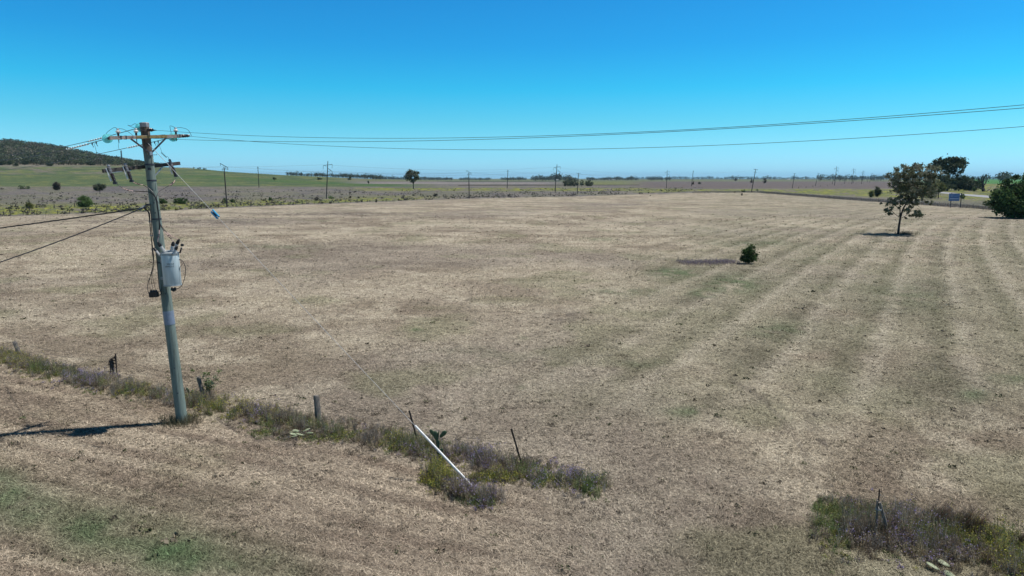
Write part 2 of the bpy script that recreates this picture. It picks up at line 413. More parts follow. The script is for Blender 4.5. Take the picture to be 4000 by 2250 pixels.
# ---------------------------------------------------------------- the ground: one sheet to the horizon
def build_ground():
    az = np.concatenate([np.arange(-180, -46, 4.0), np.arange(-46, 46, .13), np.arange(46, 180, 4.0)])
    az = np.radians(az); na = len(az)
    rr = [1.5]
    while rr[-1] < 22000: rr.append(rr[-1]*(1.016 if rr[-1] > 12 else 1.08))
    rr = np.array(rr); nr = len(rr)
    A, D = np.meshgrid(az, rr); x = (D*np.sin(A)).ravel(); y = (D*np.cos(A)).ravel(); z = terr(x, y)
    col = albedo(x, y)
    V = np.column_stack([x, y, z]); V = np.vstack([V, [[0, 0, 0]]]); col = np.vstack([col, col[:1]])
    i = np.arange(nr-1)[:, None]; j = np.arange(na)[None, :]; j2 = (j+1) % na
    Q = np.stack([i*na+j, i*na+j2, (i+1)*na+j2, (i+1)*na+j], -1).reshape(-1, 4)[:, ::-1]
    Tn = np.stack([np.full(na, len(V)-1), (np.arange(na)+1) % na, np.arange(na)], -1)[:, ::-1]
    Tn = Tn[:, [0, 1, 2]]
    me = bpy.data.meshes.new('ground'); me.vertices.add(len(V)); me.vertices.foreach_set('co', V.astype(np.float32).ravel())
    loops = np.concatenate([Q.ravel(), Tn.ravel()]).astype(np.int32)
    st = np.concatenate([np.arange(len(Q))*4, len(Q)*4+np.arange(len(Tn))*3]).astype(np.int32)
    me.loops.add(len(loops)); me.loops.foreach_set('vertex_index', loops)
    me.polygons.add(len(st)); me.polygons.foreach_set('loop_start', st); me.update(calc_edges=True)
    me.polygons.foreach_set('use_smooth', np.ones(len(st), bool))
    ca = me.color_attributes.new('Col', 'FLOAT_COLOR', 'POINT'); cc = np.ones((len(V), 4), np.float32); cc[:, :3] = col
    ca.data.foreach_set('color', cc.ravel())
    tag(link('ground', me, M['ground']), kind='structure')
build_ground()

# road behind the sign
mb = MB()
up = [(3560, 742), (3640, 746), (3700, 751), (3762, 757), (3886, 766), (4050, 781), (4300, 806)]
lo = [(3560, 746), (3640, 751), (3700, 757), (3762, 763), (3886, 775), (4050, 795), (4300, 826)]
for (a, b), (c, d) in zip(up, lo):
    mb.v += [G(a, b, .06), G(c, d, .06)]
for k in range(len(up)-1): mb.f.append((2*k+1, 2*k+3, 2*k+2, 2*k))
tag(mb.build('road', M['road']), kind='structure')

# ---------------------------------------------------------------- sward: cut straw, tufts
def vis_points(n, d0, d1, power, u0=-40, u1=4040):
    t = rng.random(n)
    D = (d0**(1-power)+t*(d1**(1-power)-d0**(1-power)))**(1/(1-power))
    u = rng.uniform(u0, u1, n); az = np.arctan((u-2000)/2667*(.97))
    return D*np.sin(az)/np.cos(az)*1.0*np.cos(az)/np.cos(az), D  # x = D tan(az), y = D
def straw(name, n, d0, d1, power, length, lie, bright, label, cat, thresh=None):
    t = rng.random(n); D = (d0**(1-power)+t*(d1**(1-power)-d0**(1-power)))**(1/(1-power))
    x = D*rng.uniform(-.84, .84, n); y = D
    if thresh is not None:
        k0 = np.arange(n)//7*7; x = x[k0]+rng.normal(0, 1, n)*(.02+.0012*D[k0]); y = y[k0]+rng.normal(0, 1, n)*(.02+.0012*D[k0]); D = y
        k = fbm(x/.35, y/.35, 91, 3)+.35*fbm(x/3, y/3, 92, 2) > thresh+.25*rng.random(n); x = x[k]; y = y[k]; D = D[k]; n = len(x)
    c = albedo(x, y)*bright*np.clip(rng.lognormal(-.06, .48, (n, 1)), .3, 2.1)
    th = rng.uniform(0, 2*math.pi, n); el = np.radians(rng.uniform(lie[0], lie[1], n))
    L = rng.uniform(length[0], length[1], n)*(1+np.maximum(D-30, 0)/60)
    d = np.column_stack([np.cos(th)*np.cos(el), np.sin(th)*np.cos(el), np.sin(el)])
    s = np.column_stack([-np.sin(th), np.cos(th), np.zeros(n)])*((.0022+.00024*D) if thresh is None else (.0045+.00036*D))[:, None]
    p = np.column_stack([x, y, terr(x, y)+.004+rng.random(n)*.02])
    A = np.stack([p-s, p+s, p+d*L[:, None]], 1)
    return tag(polys(name, A, c, M['straw']), label, cat, kind='stuff')
straw('dry_grass', 760000, 13.2, 110, 1.45, (.05, .18), (4, 30), 1.15, 'cut straw and dry grass stems lying over the mown paddock', 'dry grass')
straw('grass_tufts', 330000, 13.2, 170, 1.5, (.04, .11), (8, 60), .50, 'darker short tufts standing through the mown grass', 'grass tufts', thresh=.66)

def clods(ncl, d0, d1, power, label, pal, hh):
    tq = rng.random(ncl); D = (d0**(1-power)+tq*(d1**(1-power)-d0**(1-power)))**(1/(1-power)); x = D*rng.uniform(-.84, .84, ncl); y = D
    u_, v_ = proj(x, y, 0*x); k = (fbm(x/2.5, y/2.5, 120, 4)+.25*rng.random(ncl) > .50) & (v_ > np.interp(u_, EDGE_U, EDGE_V)+4); x = x[k]; y = y[k]; D = D[k]; n = len(x)
    sz = rng.lognormal(0, .45, n)*hh*(1+D/110); per = 16; i = np.repeat(np.arange(n), per); m_ = len(i)
    th = rng.uniform(0, 6.283, m_); r_ = sz[i]*rng.random(m_)**.6*1.1; ctr = np.column_stack([x[i]+np.cos(th)*r_, y[i]+np.sin(th)*r_, sz[i]*.5*rng.random(m_)])
    A, _ = bits(ctr, 1, None); A = ctr[:, None, :]+(A-ctr[:, None, :])*(sz[i]*.34)[:, None, None]; A[:, :, 2] = np.maximum(A[:, :, 2], .003)
    base = np.array(pal)[rng.integers(0, len(pal), n)]*rng.uniform(.6, 1.4, (n, 1))
    tag(polys('grass_clumps', A, base[i]*rng.uniform(.7, 1.3, (m_, 1)), M['straw']), label, 'grass clumps', kind='stuff')
# ---------------------------------------------------------------- weeds along the old fence line
def along(P, t):
    P = np.array([tuple(p)[:2] for p in P]); L = np.r_[0, np.cumsum(np.hypot(*np.diff(P, axis=0).T))]
    s = t*L[-1]; return np.interp(s, L, P[:, 0]), np.interp(s, L, P[:, 1])
VERGE = [G(*p) for p in [(-420, 1330), (0, 1398), (150, 1440), (300, 1478), (450, 1512), (600, 1548), (785, 1580), (950, 1612), (1100, 1648), (1250, 1672), (1400, 1702), (1600, 1748), (1750, 1782), (1900, 1812), (2050, 1845), (2200, 1880), (2350, 1905)]]
def stems(x, y, h, lean, w, c, n_tip=0):
    n = len(x); th = rng.uniform(0, 2*math.pi, n); el = np.radians(90-np.abs(rng.normal(0, lean, n)))
    d = np.column_stack([np.cos(th)*np.cos(el), np.sin(th)*np.cos(el), np.sin(el)])
    ph = rng.uniform(0, math.pi, n); s = np.column_stack([np.cos(ph), np.sin(ph), np.zeros(n)])*w
    p = np.column_stack([x, y, np.zeros(n)]); tip = p+d*h[:, None]
    return np.stack([p-s, p+s, tip+s*.25, tip-s*.25], 1), c, tip
def bits(ctr, size, c):
    n = len(ctr); a = rng.normal(size=(n, 3)); a /= np.linalg.norm(a, axis=1)[:, None]
    b = rng.normal(size=(n, 3)); b -= a*(a*b).sum(1)[:, None]; b /= np.linalg.norm(b, axis=1)[:, None]
    sz = (size*rng.uniform(.6, 1.4, n))[:, None]
    return np.stack([ctr-a*sz, ctr-b*sz*.6, ctr+a*sz, ctr+b*sz*.6], 1), c
clods(6500, 13.2, 190, 1.35, 'small dark clods and grass clumps dotted over the mown paddock', [(.10, .085, .065), (.13, .11, .08), (.09, .10, .055), (.11, .12, .06), (.16, .13, .10)], .040)
def vary(base, n, v=.35):
    return np.array(base)[None, :]*rng.uniform(1-v, 1+v, (n, 1))*rng.uniform(.92, 1.08, (n, 3))
def weed_strip(n, P, wid, hmul=None, seed=0):
    t = rng.random(n); x, y = along(P, t)
    off = rng.normal(0, 1, n)*wid*(1+.9*(rng.random(n) < .15))
    # strip is ragged: modulate by noise
    x = x+off*.35*1; y = y+off*.94
    k = fbm(x/.9, y/.9, seed, 3) > .36+.12*rng.random(n)
    x = x[k]; y = y[k]; t = t[k]; off = off[k]
    return x, y, t, off
SPECIES = [tuple(tuple(min(1, w_*1.17) for w_ in c_) for c_ in q_) for q_ in [((.215, .170, .125), (.175, .145, .115)), ((.255, .235, .21), (.20, .185, .175)), ((.37, .32, .21), (.30, .25, .17)), ((.15, .185, .080), (.155, .20, .080)), ((.24, .24, .085), (.27, .265, .08))]]
def build_verge(P, npl, wid, hgt, wY, wP, wG, seed, where):
    """weeds as separate little plants, each with its own fan of stems and leaves"""
    t = rng.random(npl); x, y = along(P, t); off = rng.normal(0, 1, npl)*wid
    x = x+off*.35+rng.normal(0, .15, npl); y = y+off*.94
    nz = fbm(x/.8, y/.8, seed, 4); k = rng.random(npl) < np.clip((nz-.28)*5.5, .22, 1)
    x, y, t, off = x[k], y[k], t[k], off[k]; n = len(x)
    h = hgt*(.35+1.25*fbm(x/.9, y/.9, seed+3, 3))*np.exp(-(off/(wid*2.0))**2)*rng.lognormal(0, .38, n)
    pg_ = np.clip((fbm(x/1.0+9, y/1.0, seed+5, 3)+wG(t)-.52)*3.2, .06, .9)
    r = rng.random(n); q = rng.random(n)
    sp = np.where(r < pg_, np.where(q < .7, 3, 4), np.where(q < .50, 0, np.where(q < .74, 1, 2)))
    h = np.where(sp >= 3, h*.72, h); h = np.minimum(h, hgt*1.7)
    S = 15; B_ = 34
    scol = np.array([a for a, b in SPECIES]); bcol = np.array([b for a, b in SPECIES])
    tone = rng.uniform(.6, 1.35, n)
    id_ = np.repeat(np.arange(n), S); hh = h[id_]*rng.uniform(.45, 1.05, len(id_))
    lean = np.where(sp >= 3, 34, 21)[id_]
    th = rng.uniform(0, 2*math.pi, len(id_)); el = np.radians(90-np.abs(rng.normal(0, 1, len(id_)))*lean)
    el = np.maximum(el, .15); d = np.column_stack([np.cos(th)*np.cos(el), np.sin(th)*np.cos(el), np.sin(el)])
    b0 = np.column_stack([x, y, np.zeros(n)])[id_]+np.column_stack([rng.normal(0, .035, len(id_)), rng.normal(0, .035, len(id_)), np.zeros(len(id_))])
    tip = b0+d*hh[:, None]; tip[:, 2] -= hh*.08
    ph = rng.uniform(0, math.pi, len(id_)); sv = np.column_stack([np.cos(ph), np.sin(ph), np.zeros(len(id_))])*.0055
    A = np.stack([b0-sv, b0+sv, tip+sv*.3, tip-sv*.3], 1); cA = scol[sp[id_]]*(tone[id_]*rng.uniform(.7, 1.3, len(id_)))[:, None]
    ib = rng.integers(0, len(id_), n*B_); f = rng.uniform(.12, 1.03, (len(ib), 1)); ctr = b0[ib]*(1-f)+tip[ib]*f+rng.normal(0, .022, (len(ib), 3))
    ctr[:, 2] = np.maximum(ctr[:, 2], .01); spb = sp[id_][ib]
    Bq, _ = bits(ctr, np.where(spb >= 3, .024, .015), None) if False else bits(ctr, .017, None)
    cB = bcol[spb]*(tone[id_][ib]*rng.uniform(.6, 1.4, len(ib)))[:, None]
    g1 = sp[id_] >= 3; g2 = spb >= 3
    tag(polys('dry_weeds', np.vstack([A[~g1], Bq[~g2]]), np.vstack([cA[~g1], cB[~g2]]), M['leaf']), 'grey brown dried weed stems '+where, 'dry weeds', kind='stuff')
    tag(polys('green_weeds', np.vstack([A[g1], Bq[g2]]), np.vstack([cA[g1], cB[g2]]), M['leaf']), 'leafy green weeds '+where, 'green weeds', kind='stuff')
    for nm, wfn, colr, lab in (('yellow_flowers', wY, (.42, .39, .07), 'yellow flowers on the weeds '+where), ('purple_flowers', wP, (.36, .29, .48), 'small purple flowers on the weeds '+where)):
        pk = rng.random(n) < wfn(t, x, y)*.85
        idx = np.nonzero(pk[id_])[0]
        if len(idx) < 20: continue
        idx = idx[rng.random(len(idx)) < .75]; ii = np.repeat(idx, 3); ctr = tip[ii]+rng.normal(0, .020, (len(ii), 3))
        Q, _ = bits(ctr, .015, None); tag(polys(nm, Q, vary(colr, len(Q), .35), M['leaf']), lab, 'flowers', kind='stuff')
def bump1(t, spots):
    s = np.zeros_like(t)
    for c, w, a in spots: s = np.maximum(s, a*np.exp(-((t-c)/w)**2))
    return s
def tt(px):  # parameter along VERGE from photo column
    us = [-420, 0, 150, 300, 450, 600, 785, 950, 1100, 1250, 1400, 1600, 1750, 1900, 2050, 2200, 2350]
    P = np.array([tuple(p)[:2] for p in VERGE]); L = np.r_[0, np.cumsum(np.hypot(*np.diff(P, axis=0).T))]
    return float(np.interp(px, us, L/L[-1]))
build_verge(VERGE, 5200, .46, .44,
    lambda t, x, y: bump1(t, [(tt(0), .05, .6), (tt(100), .02, .45), (tt(530), .012, .3), (tt(880), .03, .5), (tt(1000), .02, .35), (tt(1540), .012, .5)]),
    lambda t, x, y: bump1(t, [(tt(310), .012, .6), (tt(390), .012, .6), (tt(1010), .01, .25), (tt(1640), .015, .15), (tt(1850), .02, .40), (tt(2180), .02, .45)])+.02,
    lambda t: bump1(t, [(tt(0), .06, .22), (tt(200), .06, .16), (tt(900), .02, .12), (tt(1550), .015, .16), (tt(1950), .03, .08), (tt(2330), .02, .2)]), 3, 'along the old fence line by the power pole')
P2 = [G(*p) for p in [(1700, 1830), (1740, 1890), (1800, 1930), (1860, 1955), (1930, 1965)]]
build_verge(P2, 520, .30, .40, lambda t, x, y: bump1(t, [(.2, .25, .95)]), lambda t, x, y: bump1(t, [(.85, .3, .35)]), lambda t: bump1(t, [(.5, 3, .12), (.15, .35, .25)]), 13, 'at the foot of the white stay guard')
P3 = [G(*p) for p in [(1000, 1690), (1130, 1700), (1250, 1712), (1400, 1700)]]
build_verge(P3, 520, .26, .14, lambda t, x, y: bump1(t, [(.9, .12, .3)]), lambda t, x, y: t*0, lambda t: t*0+.28, 23, 'low beside the weeds between two posts')
P4 = [G(*p) for p in [(1850, 1880), (1930, 1870), (2030, 1865)]]
build_verge(P4, 300, .20, .26, lambda t, x, y: t*0+.5, lambda t, x, y: t*0, lambda t: t*0+.35, 29, 'pale and seeding right of the stay guard')
P5 = [G(*p) for p in [(3200, 2050), (3330, 2058), (3450, 2075), (3600, 2095), (3750, 2120), (3900, 2155), (4100, 2215)]]
build_verge(P5, 2900, .74, .50,
    lambda t, x, y: bump1(t, [(.78, .08, .55), (.95, .06, .5)]),
    lambda t, x, y: np.where(y < 16.2, .26, .04)*bump1(t, [(.42, .22, 1)]),
    lambda t: bump1(t, [(.5, 3, .07), (.06, .10, .26), (.9, .14, .22)]), 33, 'around the split post at lower right')
# purple heads in the paddock beside the bush
P6 = [G(*p) for p in [(2660, 1028), (2720, 1026), (2780, 1026), (2850, 1026)]]
x = None
t = rng.random(2300); xx, yy = along([G(*p) for p in [(2655, 1028), (2720, 1027), (2780, 1027), (2870, 1024)]], t)
yy = yy+rng.normal(0, 1.1, len(yy)); xx = xx+rng.normal(0, .3, len(xx))
A, c, tip = stems(xx, yy, rng.uniform(.06, .32, len(xx)), 26, .016, vary((.24, .205, .20), len(xx), .4))
B, cb = bits(tip[:1500], .04, vary((.24, .20, .27), 1500, .4))
tag(polys('purple_weeds', np.vstack([A, B]), np.vstack([c, cb]), M['leaf']), 'low purple grey weed patch left of the small round bush in the paddock', 'purple weeds', kind='stuff')
# foxtail tussocks leaning right
def tussock(px, py, h, spread, label, group=None):
    g = G(px, py); n = 170
    r = np.abs(rng.normal(0, spread, n)); a = rng.uniform(0, 6.28, n); x = g.x+r*np.cos(a); y = g.y+r*np.sin(a)
    L = rng.uniform(.5, 1.1, n)*h; d = np.column_stack([rng.normal(.45, .14, n), rng.normal(.05, .12, n), np.ones(n)]); d /= np.linalg.norm(d, axis=1)[:, None]
    p = np.column_stack([x, y, np.zeros(n)]); m_ = p+d*L[:, None]*.6; tip = p+(d+np.array([[.12, 0, -.06]]))*L[:, None]
    s = np.tile(np.array([[.006, .003, 0]]), (n, 1))
    A = np.concatenate([np.stack([p-s, p+s, m_+s, m_-s], 1), np.stack([m_-s*1.5, m_+s*1.5, tip+s*.3, tip-s*.3], 1)])
    c = np.vstack([vary((.25, .23, .13), n), vary((.29, .20, .15), n)])
    e = empty('grass_tussock', g, label, 'grass tussock', group)
    polys('blades', A, c, M['leaf'], e)
tg = 'brown seeding grass tussocks by the split post'
tussock(3640, 2075, 1.0, .16, 'tall brown seeding grass tussock just right of the split post', tg)
tussock(3745, 2090, .92, .13, 'middle brown grass tussock leaning right among purple flowers', tg)
tussock(3800, 2105, .78, .10, 'smallest brown grass tussock right of the middle tussock', tg)
tussock(3960, 2150, .62, .12, 'brown seeding tussock at the right edge beside yellow weeds', tg)

# ---------------------------------------------------------------- trees and bushes
def leaves(centres, crad, per, size, pal, squash=.8):
    out = []; cs = []
    for (c, r) in zip(centres, crad):
        n = per
        d = rng.normal(size=(n, 3)); d /= np.linalg.norm(d, axis=1)[:, None]
        rad = r*np.abs(rng.normal(0, .55, n)); p = np.array(c)+d*rad[:, None]*np.array([1, 1, squash])
        tone = rng.uniform(.75, 1.25); base = np.array(pal[rng.integers(len(pal))])*tone
        q, _ = bits(p, size, None); out.append(q); cs.append(base[None, :]*rng.uniform(.65, 1.35, (n, 1))*rng.uniform(.93, 1.07, (n, 3)))
    return np.concatenate(out), np.concatenate(cs)
PAL = dict(gum=[(0.111, 0.130, 0.085), (0.143, 0.163, 0.111), (0.085, 0.104, 0.065), (0.176, 0.182, 0.130)],
           dark=[(0.049, 0.072, 0.039), (0.072, 0.094, 0.049), (0.091, 0.111, 0.065)],
           bush=[(.09, .15, .05), (0.065, 0.111, 0.039), (0.085, 0.143, 0.046), (0.052, 0.085, 0.033)],
           fresh=[(0.143, 0.221, 0.078), (0.182, 0.260, 0.104), (0.111, 0.169, 0.065)],
           olive=[(0.156, 0.176, 0.065), (0.117, 0.130, 0.052), (0.195, 0.202, 0.078)],
           brown=[(0.130, 0.104, 0.085), (0.098, 0.085, 0.065), (0.156, 0.130, 0.111)],
           scrub=[(0.072, 0.065, 0.058), (0.098, 0.091, 0.072), (0.065, 0.072, 0.052)],
           grove=[(0.156, 0.182, 0.117), (0.117, 0.143, 0.085), (0.195, 0.208, 0.143)])
def plant(name, base, top, width, pal, label, cat='tree', trunk=.25, group=None, bark='bark_dark', dens=1., nclump=None, lean=0., csize=.30, hollow=True):
    """base=(px,py) foot in the photo, top=row of its top, width in photo pixels"""
    g = hit(*base); f = g.y*cP-(g.z-H)*sP; sc = f/F
    h = (base[1]-top)*sc; w = width*sc/2; e = empty(name, g, label, cat, group)
    cz0 = h*trunk; ch = h-cz0; low = trunk < .13; cen = Vector((lean*sc, 0, h*.35 if low else cz0+ch*.5))
    size = max(.028*h, .55*sc*3.9*.45); size = min(size, .07*h+.02)
    nc = int(1.9*(nclump or int(20*dens))); P = []; rad = []
    for i in range(nc):
        d = rng.normal(size=3); d /= np.linalg.norm(d); rr = rng.random()**.40
        if not hollow: rr = rng.random()**.6
        p = np.array([d[0]*w*rr*(1-csize*.55), d[1]*w*rr*.75, (d[2]*(h*.58 if d[2] > 0 else h*.35)*rr*(1-csize*.2)) if low else d[2]*ch*.5*rr*(1-csize*.5)])
        P.append(np.array(g)+np.array(cen)+p); rad.append(csize*min(w, ch*.6)*rng.uniform(.7, 1.35))
    per = int(np.clip(2.6*(csize*min(w, ch*.6)/size)**2*2.0, 18, 170))
    A, c = leaves(P, rad, per, size, PAL[pal])
    k = A[:, :, 2].min(1) > g.z+.02; A = A[k]; c = c[k]
    polys('crown', A, c, M['leaf'], e)
    mb = MB(); r0 = max(.022*h, .35*sc*1.6); tp = g+Vector((lean*sc*.4, 0, cz0+ch*.25))
    mb.tube([g-Vector((0, 0, .1)), g+(tp-g)*.5+Vector((rng.normal()*.02*h, 0, 0)), tp], [r0*1.25, r0, r0*.7], 7)
    for i in range(min(7, nc)):
        q = Vector(P[i]); st = g+(tp-g)*rng.uniform(.35, 1.0)
        mb.tube([st, st+(q-st)*.5+Vector((0, 0, .05*h)), q], [r0*.55, r0*.35, r0*.15], 5)
    mb.build('trunk', M[bark], e)
    return e
# -- the lone paddock tree, built limb by limb
def paddock_tree():
    g = G(3508, 915); sc = (g.y*cP+H*sP)/F
    e = empty('tree', g, 'lone slender tree with forked trunk standing in the mown paddock', 'tree')
    W = lambda px, py, d=0: Vector((g.x+(px-3508)*sc, g.y+d, (915-py)*sc*1.012))
    mb = MB(); mb.tube([W(3508, 918), W(3509, 880), W(3511, 852)], [.21, .165, .15], 8)
    limbs = [([W(3511, 852), W(3507, 820), W(3504, 780), W(3502, 735)], [.10, .08, .06, .03]),
             ([W(3511, 852), W(3520, 815), W(3538, 785), W(3556, 760)], [.13, .12, .10, .08]),
             ([W(3538, 785), W(3535, 745), W(3537, 700)], [.08, .06, .03]), ([W(3556, 760), W(3575, 725, .5), W(3590, 690, 1)], [.07, .05, .02]),
             ([W(3556, 760), W(3560, 720, -1), W(3556, 680, -1)], [.06, .04, .02]), ([W(3511, 852), W(3490, 838), W(3468, 826, -.5)], [.05, .04, .02]),
             ([W(3511, 855), W(3530, 845), W(3555, 828, .5), W(3578, 822, .5)], [.05, .04, .03, .01]), ([W(3507, 820), W(3490, 800, .8), W(3478, 788, 1)], [.05, .03, .015]),
             ([W(3490, 838), W(3465, 815), W(3440, 806)], [.03, .02, .01]), ([W(3538, 785), W(3565, 800), W(3588, 815)], [.05, .03, .02]),
             ([W(3535, 745), W(3500, 715, 1), W(3488, 690, 1)], [.05, .03, .02])]
    for p, r in limbs: mb.tube(smoothpts(p, 3), list(np.interp(np.linspace(0, len(r)-1, 3*(len(r)-1)+1), range(len(r)), r)), 6)
    mb.build('trunk', M['bark_dark'], e, True)
    P = []; rad = []
    def cl(px, py, rpx, dd=0): P.append(np.array(W(px, py, dd))); rad.append(rpx*sc)
    for i in range(270):
        a = rng.uniform(0, 6.28); q = rng.random()**.5
        px = 3555+78*q*math.cos(a); py = 712-62*q*math.sin(a)
        if px < 3500 and py > 745: continue
        if py > 752 and px < 3540: continue
        cl(px, py, rng.uniform(8, 16), rng.normal()*1.7)
    for px, py, r in [(3522, 655, 12), (3540, 650, 10), (3590, 652, 12), (3570, 658, 12), (3502, 668, 11), (3485, 690, 12), (3480, 715, 12), (3476, 735, 10), (3610, 690, 14), (3625, 715, 14), (3628, 740, 13), (3615, 765, 12), (3590, 770, 13), (3560, 772, 8),
                      (3475, 780, 10), (3487, 790, 11), (3495, 775, 8), (3470, 795, 8), (3462, 822, 8), (3455, 827, 6), (3470, 812, 6), (3440, 800, 5), (3433, 797, 4), (3480, 838, 4), (3497, 812, 6), (3490, 748, 9), (3500, 755, 8), (3520, 765, 6), (3550, 812, 8), (3548, 825, 8),
                      (3562, 832, 8), (3575, 828, 8), (3583, 838, 7), (3570, 845, 5), (3538, 845, 6), (3545, 808, 6), (3530, 820, 6), (3588, 828, 5), (3555, 790, 5), (3540, 853, 4)]: cl(px, py, r*(1.45 if py > 776 else 1.), rng.normal()*.8)
    for k_, cu, cv, a_, b_, r_ in ((34, 3562, 782, 48, 24, 11), (12, 3482, 790, 24, 14, 10), (14, 3568, 833, 30, 14, 9), (6, 3470, 828, 18, 10, 8), (16, 3500, 700, 30, 45, 13), (16, 3610, 730, 28, 40, 13), (8, 3515, 760, 20, 14, 9)):
        for _ in range(k_):
            an = rng.uniform(0, 6.28); q_ = rng.random()**.5; cl(cu+a_*q_*math.cos(an), cv+b_*q_*math.sin(an), r_*rng.uniform(.7, 1.2), rng.normal()*1.2)
    A, c = leaves(P, rad, 66, .125, [(.165, .18, .105), (.21, .22, .15), (.115, .13, .075), (.26, .265, .20)])
    polys('crown', A, c, M['leaf'], e)
    x = rng.normal(g.x+1.2, .9, 260); y = rng.normal(g.y, .5, 260); A, c, tp = stems(x, y, rng.uniform(.2, .6, 260), 25, .03, vary((.12, .11, .08), 260))
    tag(polys('tree_foot_grass', A, c, M['leaf']), 'uncut grass and suckers round the foot of the lone paddock tree', 'long grass', kind='stuff')
paddock_tree()
plant('bush', (2925, 1030), 943, 78, 'bush', 'small round dark green bush alone in the middle of the mown paddock', 'bush', .12, dens=2.6, nclump=60, csize=.26, hollow=False)
rg = 'trees and bushes along the road at right'
plant('tree', (3700, 745), 607, 150, 'dark', 'tallest broad dark gum tree behind the lone paddock tree', 'tree', .42, rg, dens=2, nclump=70, csize=.24)
plant('tree', (3668, 747), 672, 120, 'dark', 'dark bushy tree under the tallest gum tree', 'tree', .1, rg, nclump=40)
plant('tree', (3745, 745), 672, 110, 'dark', 'dark dense tree right of the tallest gum tree', 'tree', .08, rg, nclump=40)
plant('tree', (3790, 745), 684, 90, 'dark', 'dark rounded tree just left of the dead tree', 'tree', .05, rg, nclump=34)
plant('bush', (3804, 748), 726, 26, 'bush', 'small round bush at the foot of the dead tree', 'bush', .0, rg, nclump=14)
plant('tree', (3628, 772), 690, 78, 'gum', 'grey green tree half hidden behind the lone paddock tree', 'tree', .1, rg, nclump=34)
plant('tree', (3665, 775), 706, 60, 'olive', 'olive topped tree with dark stems left of the blue sign', 'tree', .3, rg, nclump=26)
plant('tree', (3640, 778), 735, 34, 'dark', 'small dark shrub below the olive topped tree', 'tree', .0, rg, nclump=18)
plant('bush', (3760, 778), 752, 26, 'bush', 'dark shrub touching the right side of the blue sign', 'bush', .0, rg, nclump=14)
plant('bush', (3403, 771), 735, 22, 'olive', 'narrow brown green conical bush, left one of the pair beyond the fence', 'bush', .0, rg, nclump=22, csize=.55, hollow=False)
plant('bush', (3427, 769), 721, 30, 'dark', 'taller dark conical bush, right one of the pair beyond the fence', 'bush', .0, rg, nclump=26, csize=.5, hollow=False)
plant('bush', (3868, 806), 776, 62, 'bush', 'low spreading dark bush on the fence right of the blue sign', 'bush', .0, rg, nclump=24)
plant('bush', (3912, 812), 728, 95, 'fresh', 'light green wispy tree between the low dark bush and the big corner shrub', 'tree', .15, rg, nclump=36, dens=1.4)
plant('bush', (3895, 812), 770, 60, 'dark', 'dark dense bush below the light green wispy tree', 'bush', .0, rg, nclump=24)
plant('large_shrub', (3985, 852), 666, 225, 'bush', 'large dark shrub cut off by the right edge, shading the grass', 'shrub', .0, rg, nclump=95, csize=.22, hollow=False)
plant('tree', (4060, 840), 700, 170, 'bush', 'part of a green tree behind the large corner shrub', 'tree', .05, rg, nclump=50)
# dead tree
def dead_tree():
    g = G(3840, 748); sc = (g.y*cP+H*sP)/F
    e = empty('dead_tree', g, 'leafless dead tree with spreading bare limbs beside the dark roadside trees', 'dead tree')
    W = lambda px, py, d=0: Vector((g.x+(px-3840)*sc, g.y+d, (748-py)*sc))
    mb = MB()
    for p, r in [([(3841, 749), (3842, 725), (3840, 700), (3841, 680)], [1.1, .8, .45, .15]), ([(3840, 745), (3830, 738), (3818, 732)], [.8, .5, .2]), ([(3842, 728), (3830, 715), (3826, 695), (3828, 680)], [.6, .4, .3, .1]),
                 ([(3842, 722), (3852, 708), (3858, 690)], [.5, .3, .1]), ([(3830, 715), (3818, 700), (3814, 690)], [.3, .25, .1]), ([(3852, 708), (3862, 711)], [.25, .1]), ([(3850, 748), (3860, 738), (3864, 732)], [.25, .15, .08])]:
        mb.tube(smoothpts([W(*q, rng.normal()*.8) for q in p], 3), list(np.interp(np.linspace(0, len(r)-1, 3*(len(r)-1)+1), range(len(r)), r)), 6)
    mb.build('trunk', M['bark_dark'], e)
dead_tree()
# middle distance
plant('tree', (1615, 738), 662, 76, 'gum', 'lone grey gum tree with open crown on the green strip in the distance', 'tree', .30, bark='bark_dark', nclump=34, csize=.25)
gg = 'clump of bushy trees by the distant poles'
plant('tree', (2218, 728), 694, 46, 'grove', 'leftmost and largest tree of the distant clump', 'tree', .05, gg, nclump=26)
plant('tree', (2246, 728), 697, 30, 'grove', 'second tree from left in the distant clump, left of the double arm pole', 'tree', .05, gg, nclump=20)
plant('tree', (2272, 728), 699, 22, 'grove', 'narrow third tree of the distant clump, right of the double arm pole', 'tree', .1, gg, nclump=16)
plant('tree', (2302, 728), 699, 38, 'grove', 'rightmost rounded tree of the distant clump', 'tree', .05, gg, nclump=24)
plant('tree', (2226, 714), 688, 36, 'gum', 'paler dome shaped tree rising behind the distant clump', 'tree', .1, gg, nclump=18)
lg = 'scattered bushes in the weedy field at left'
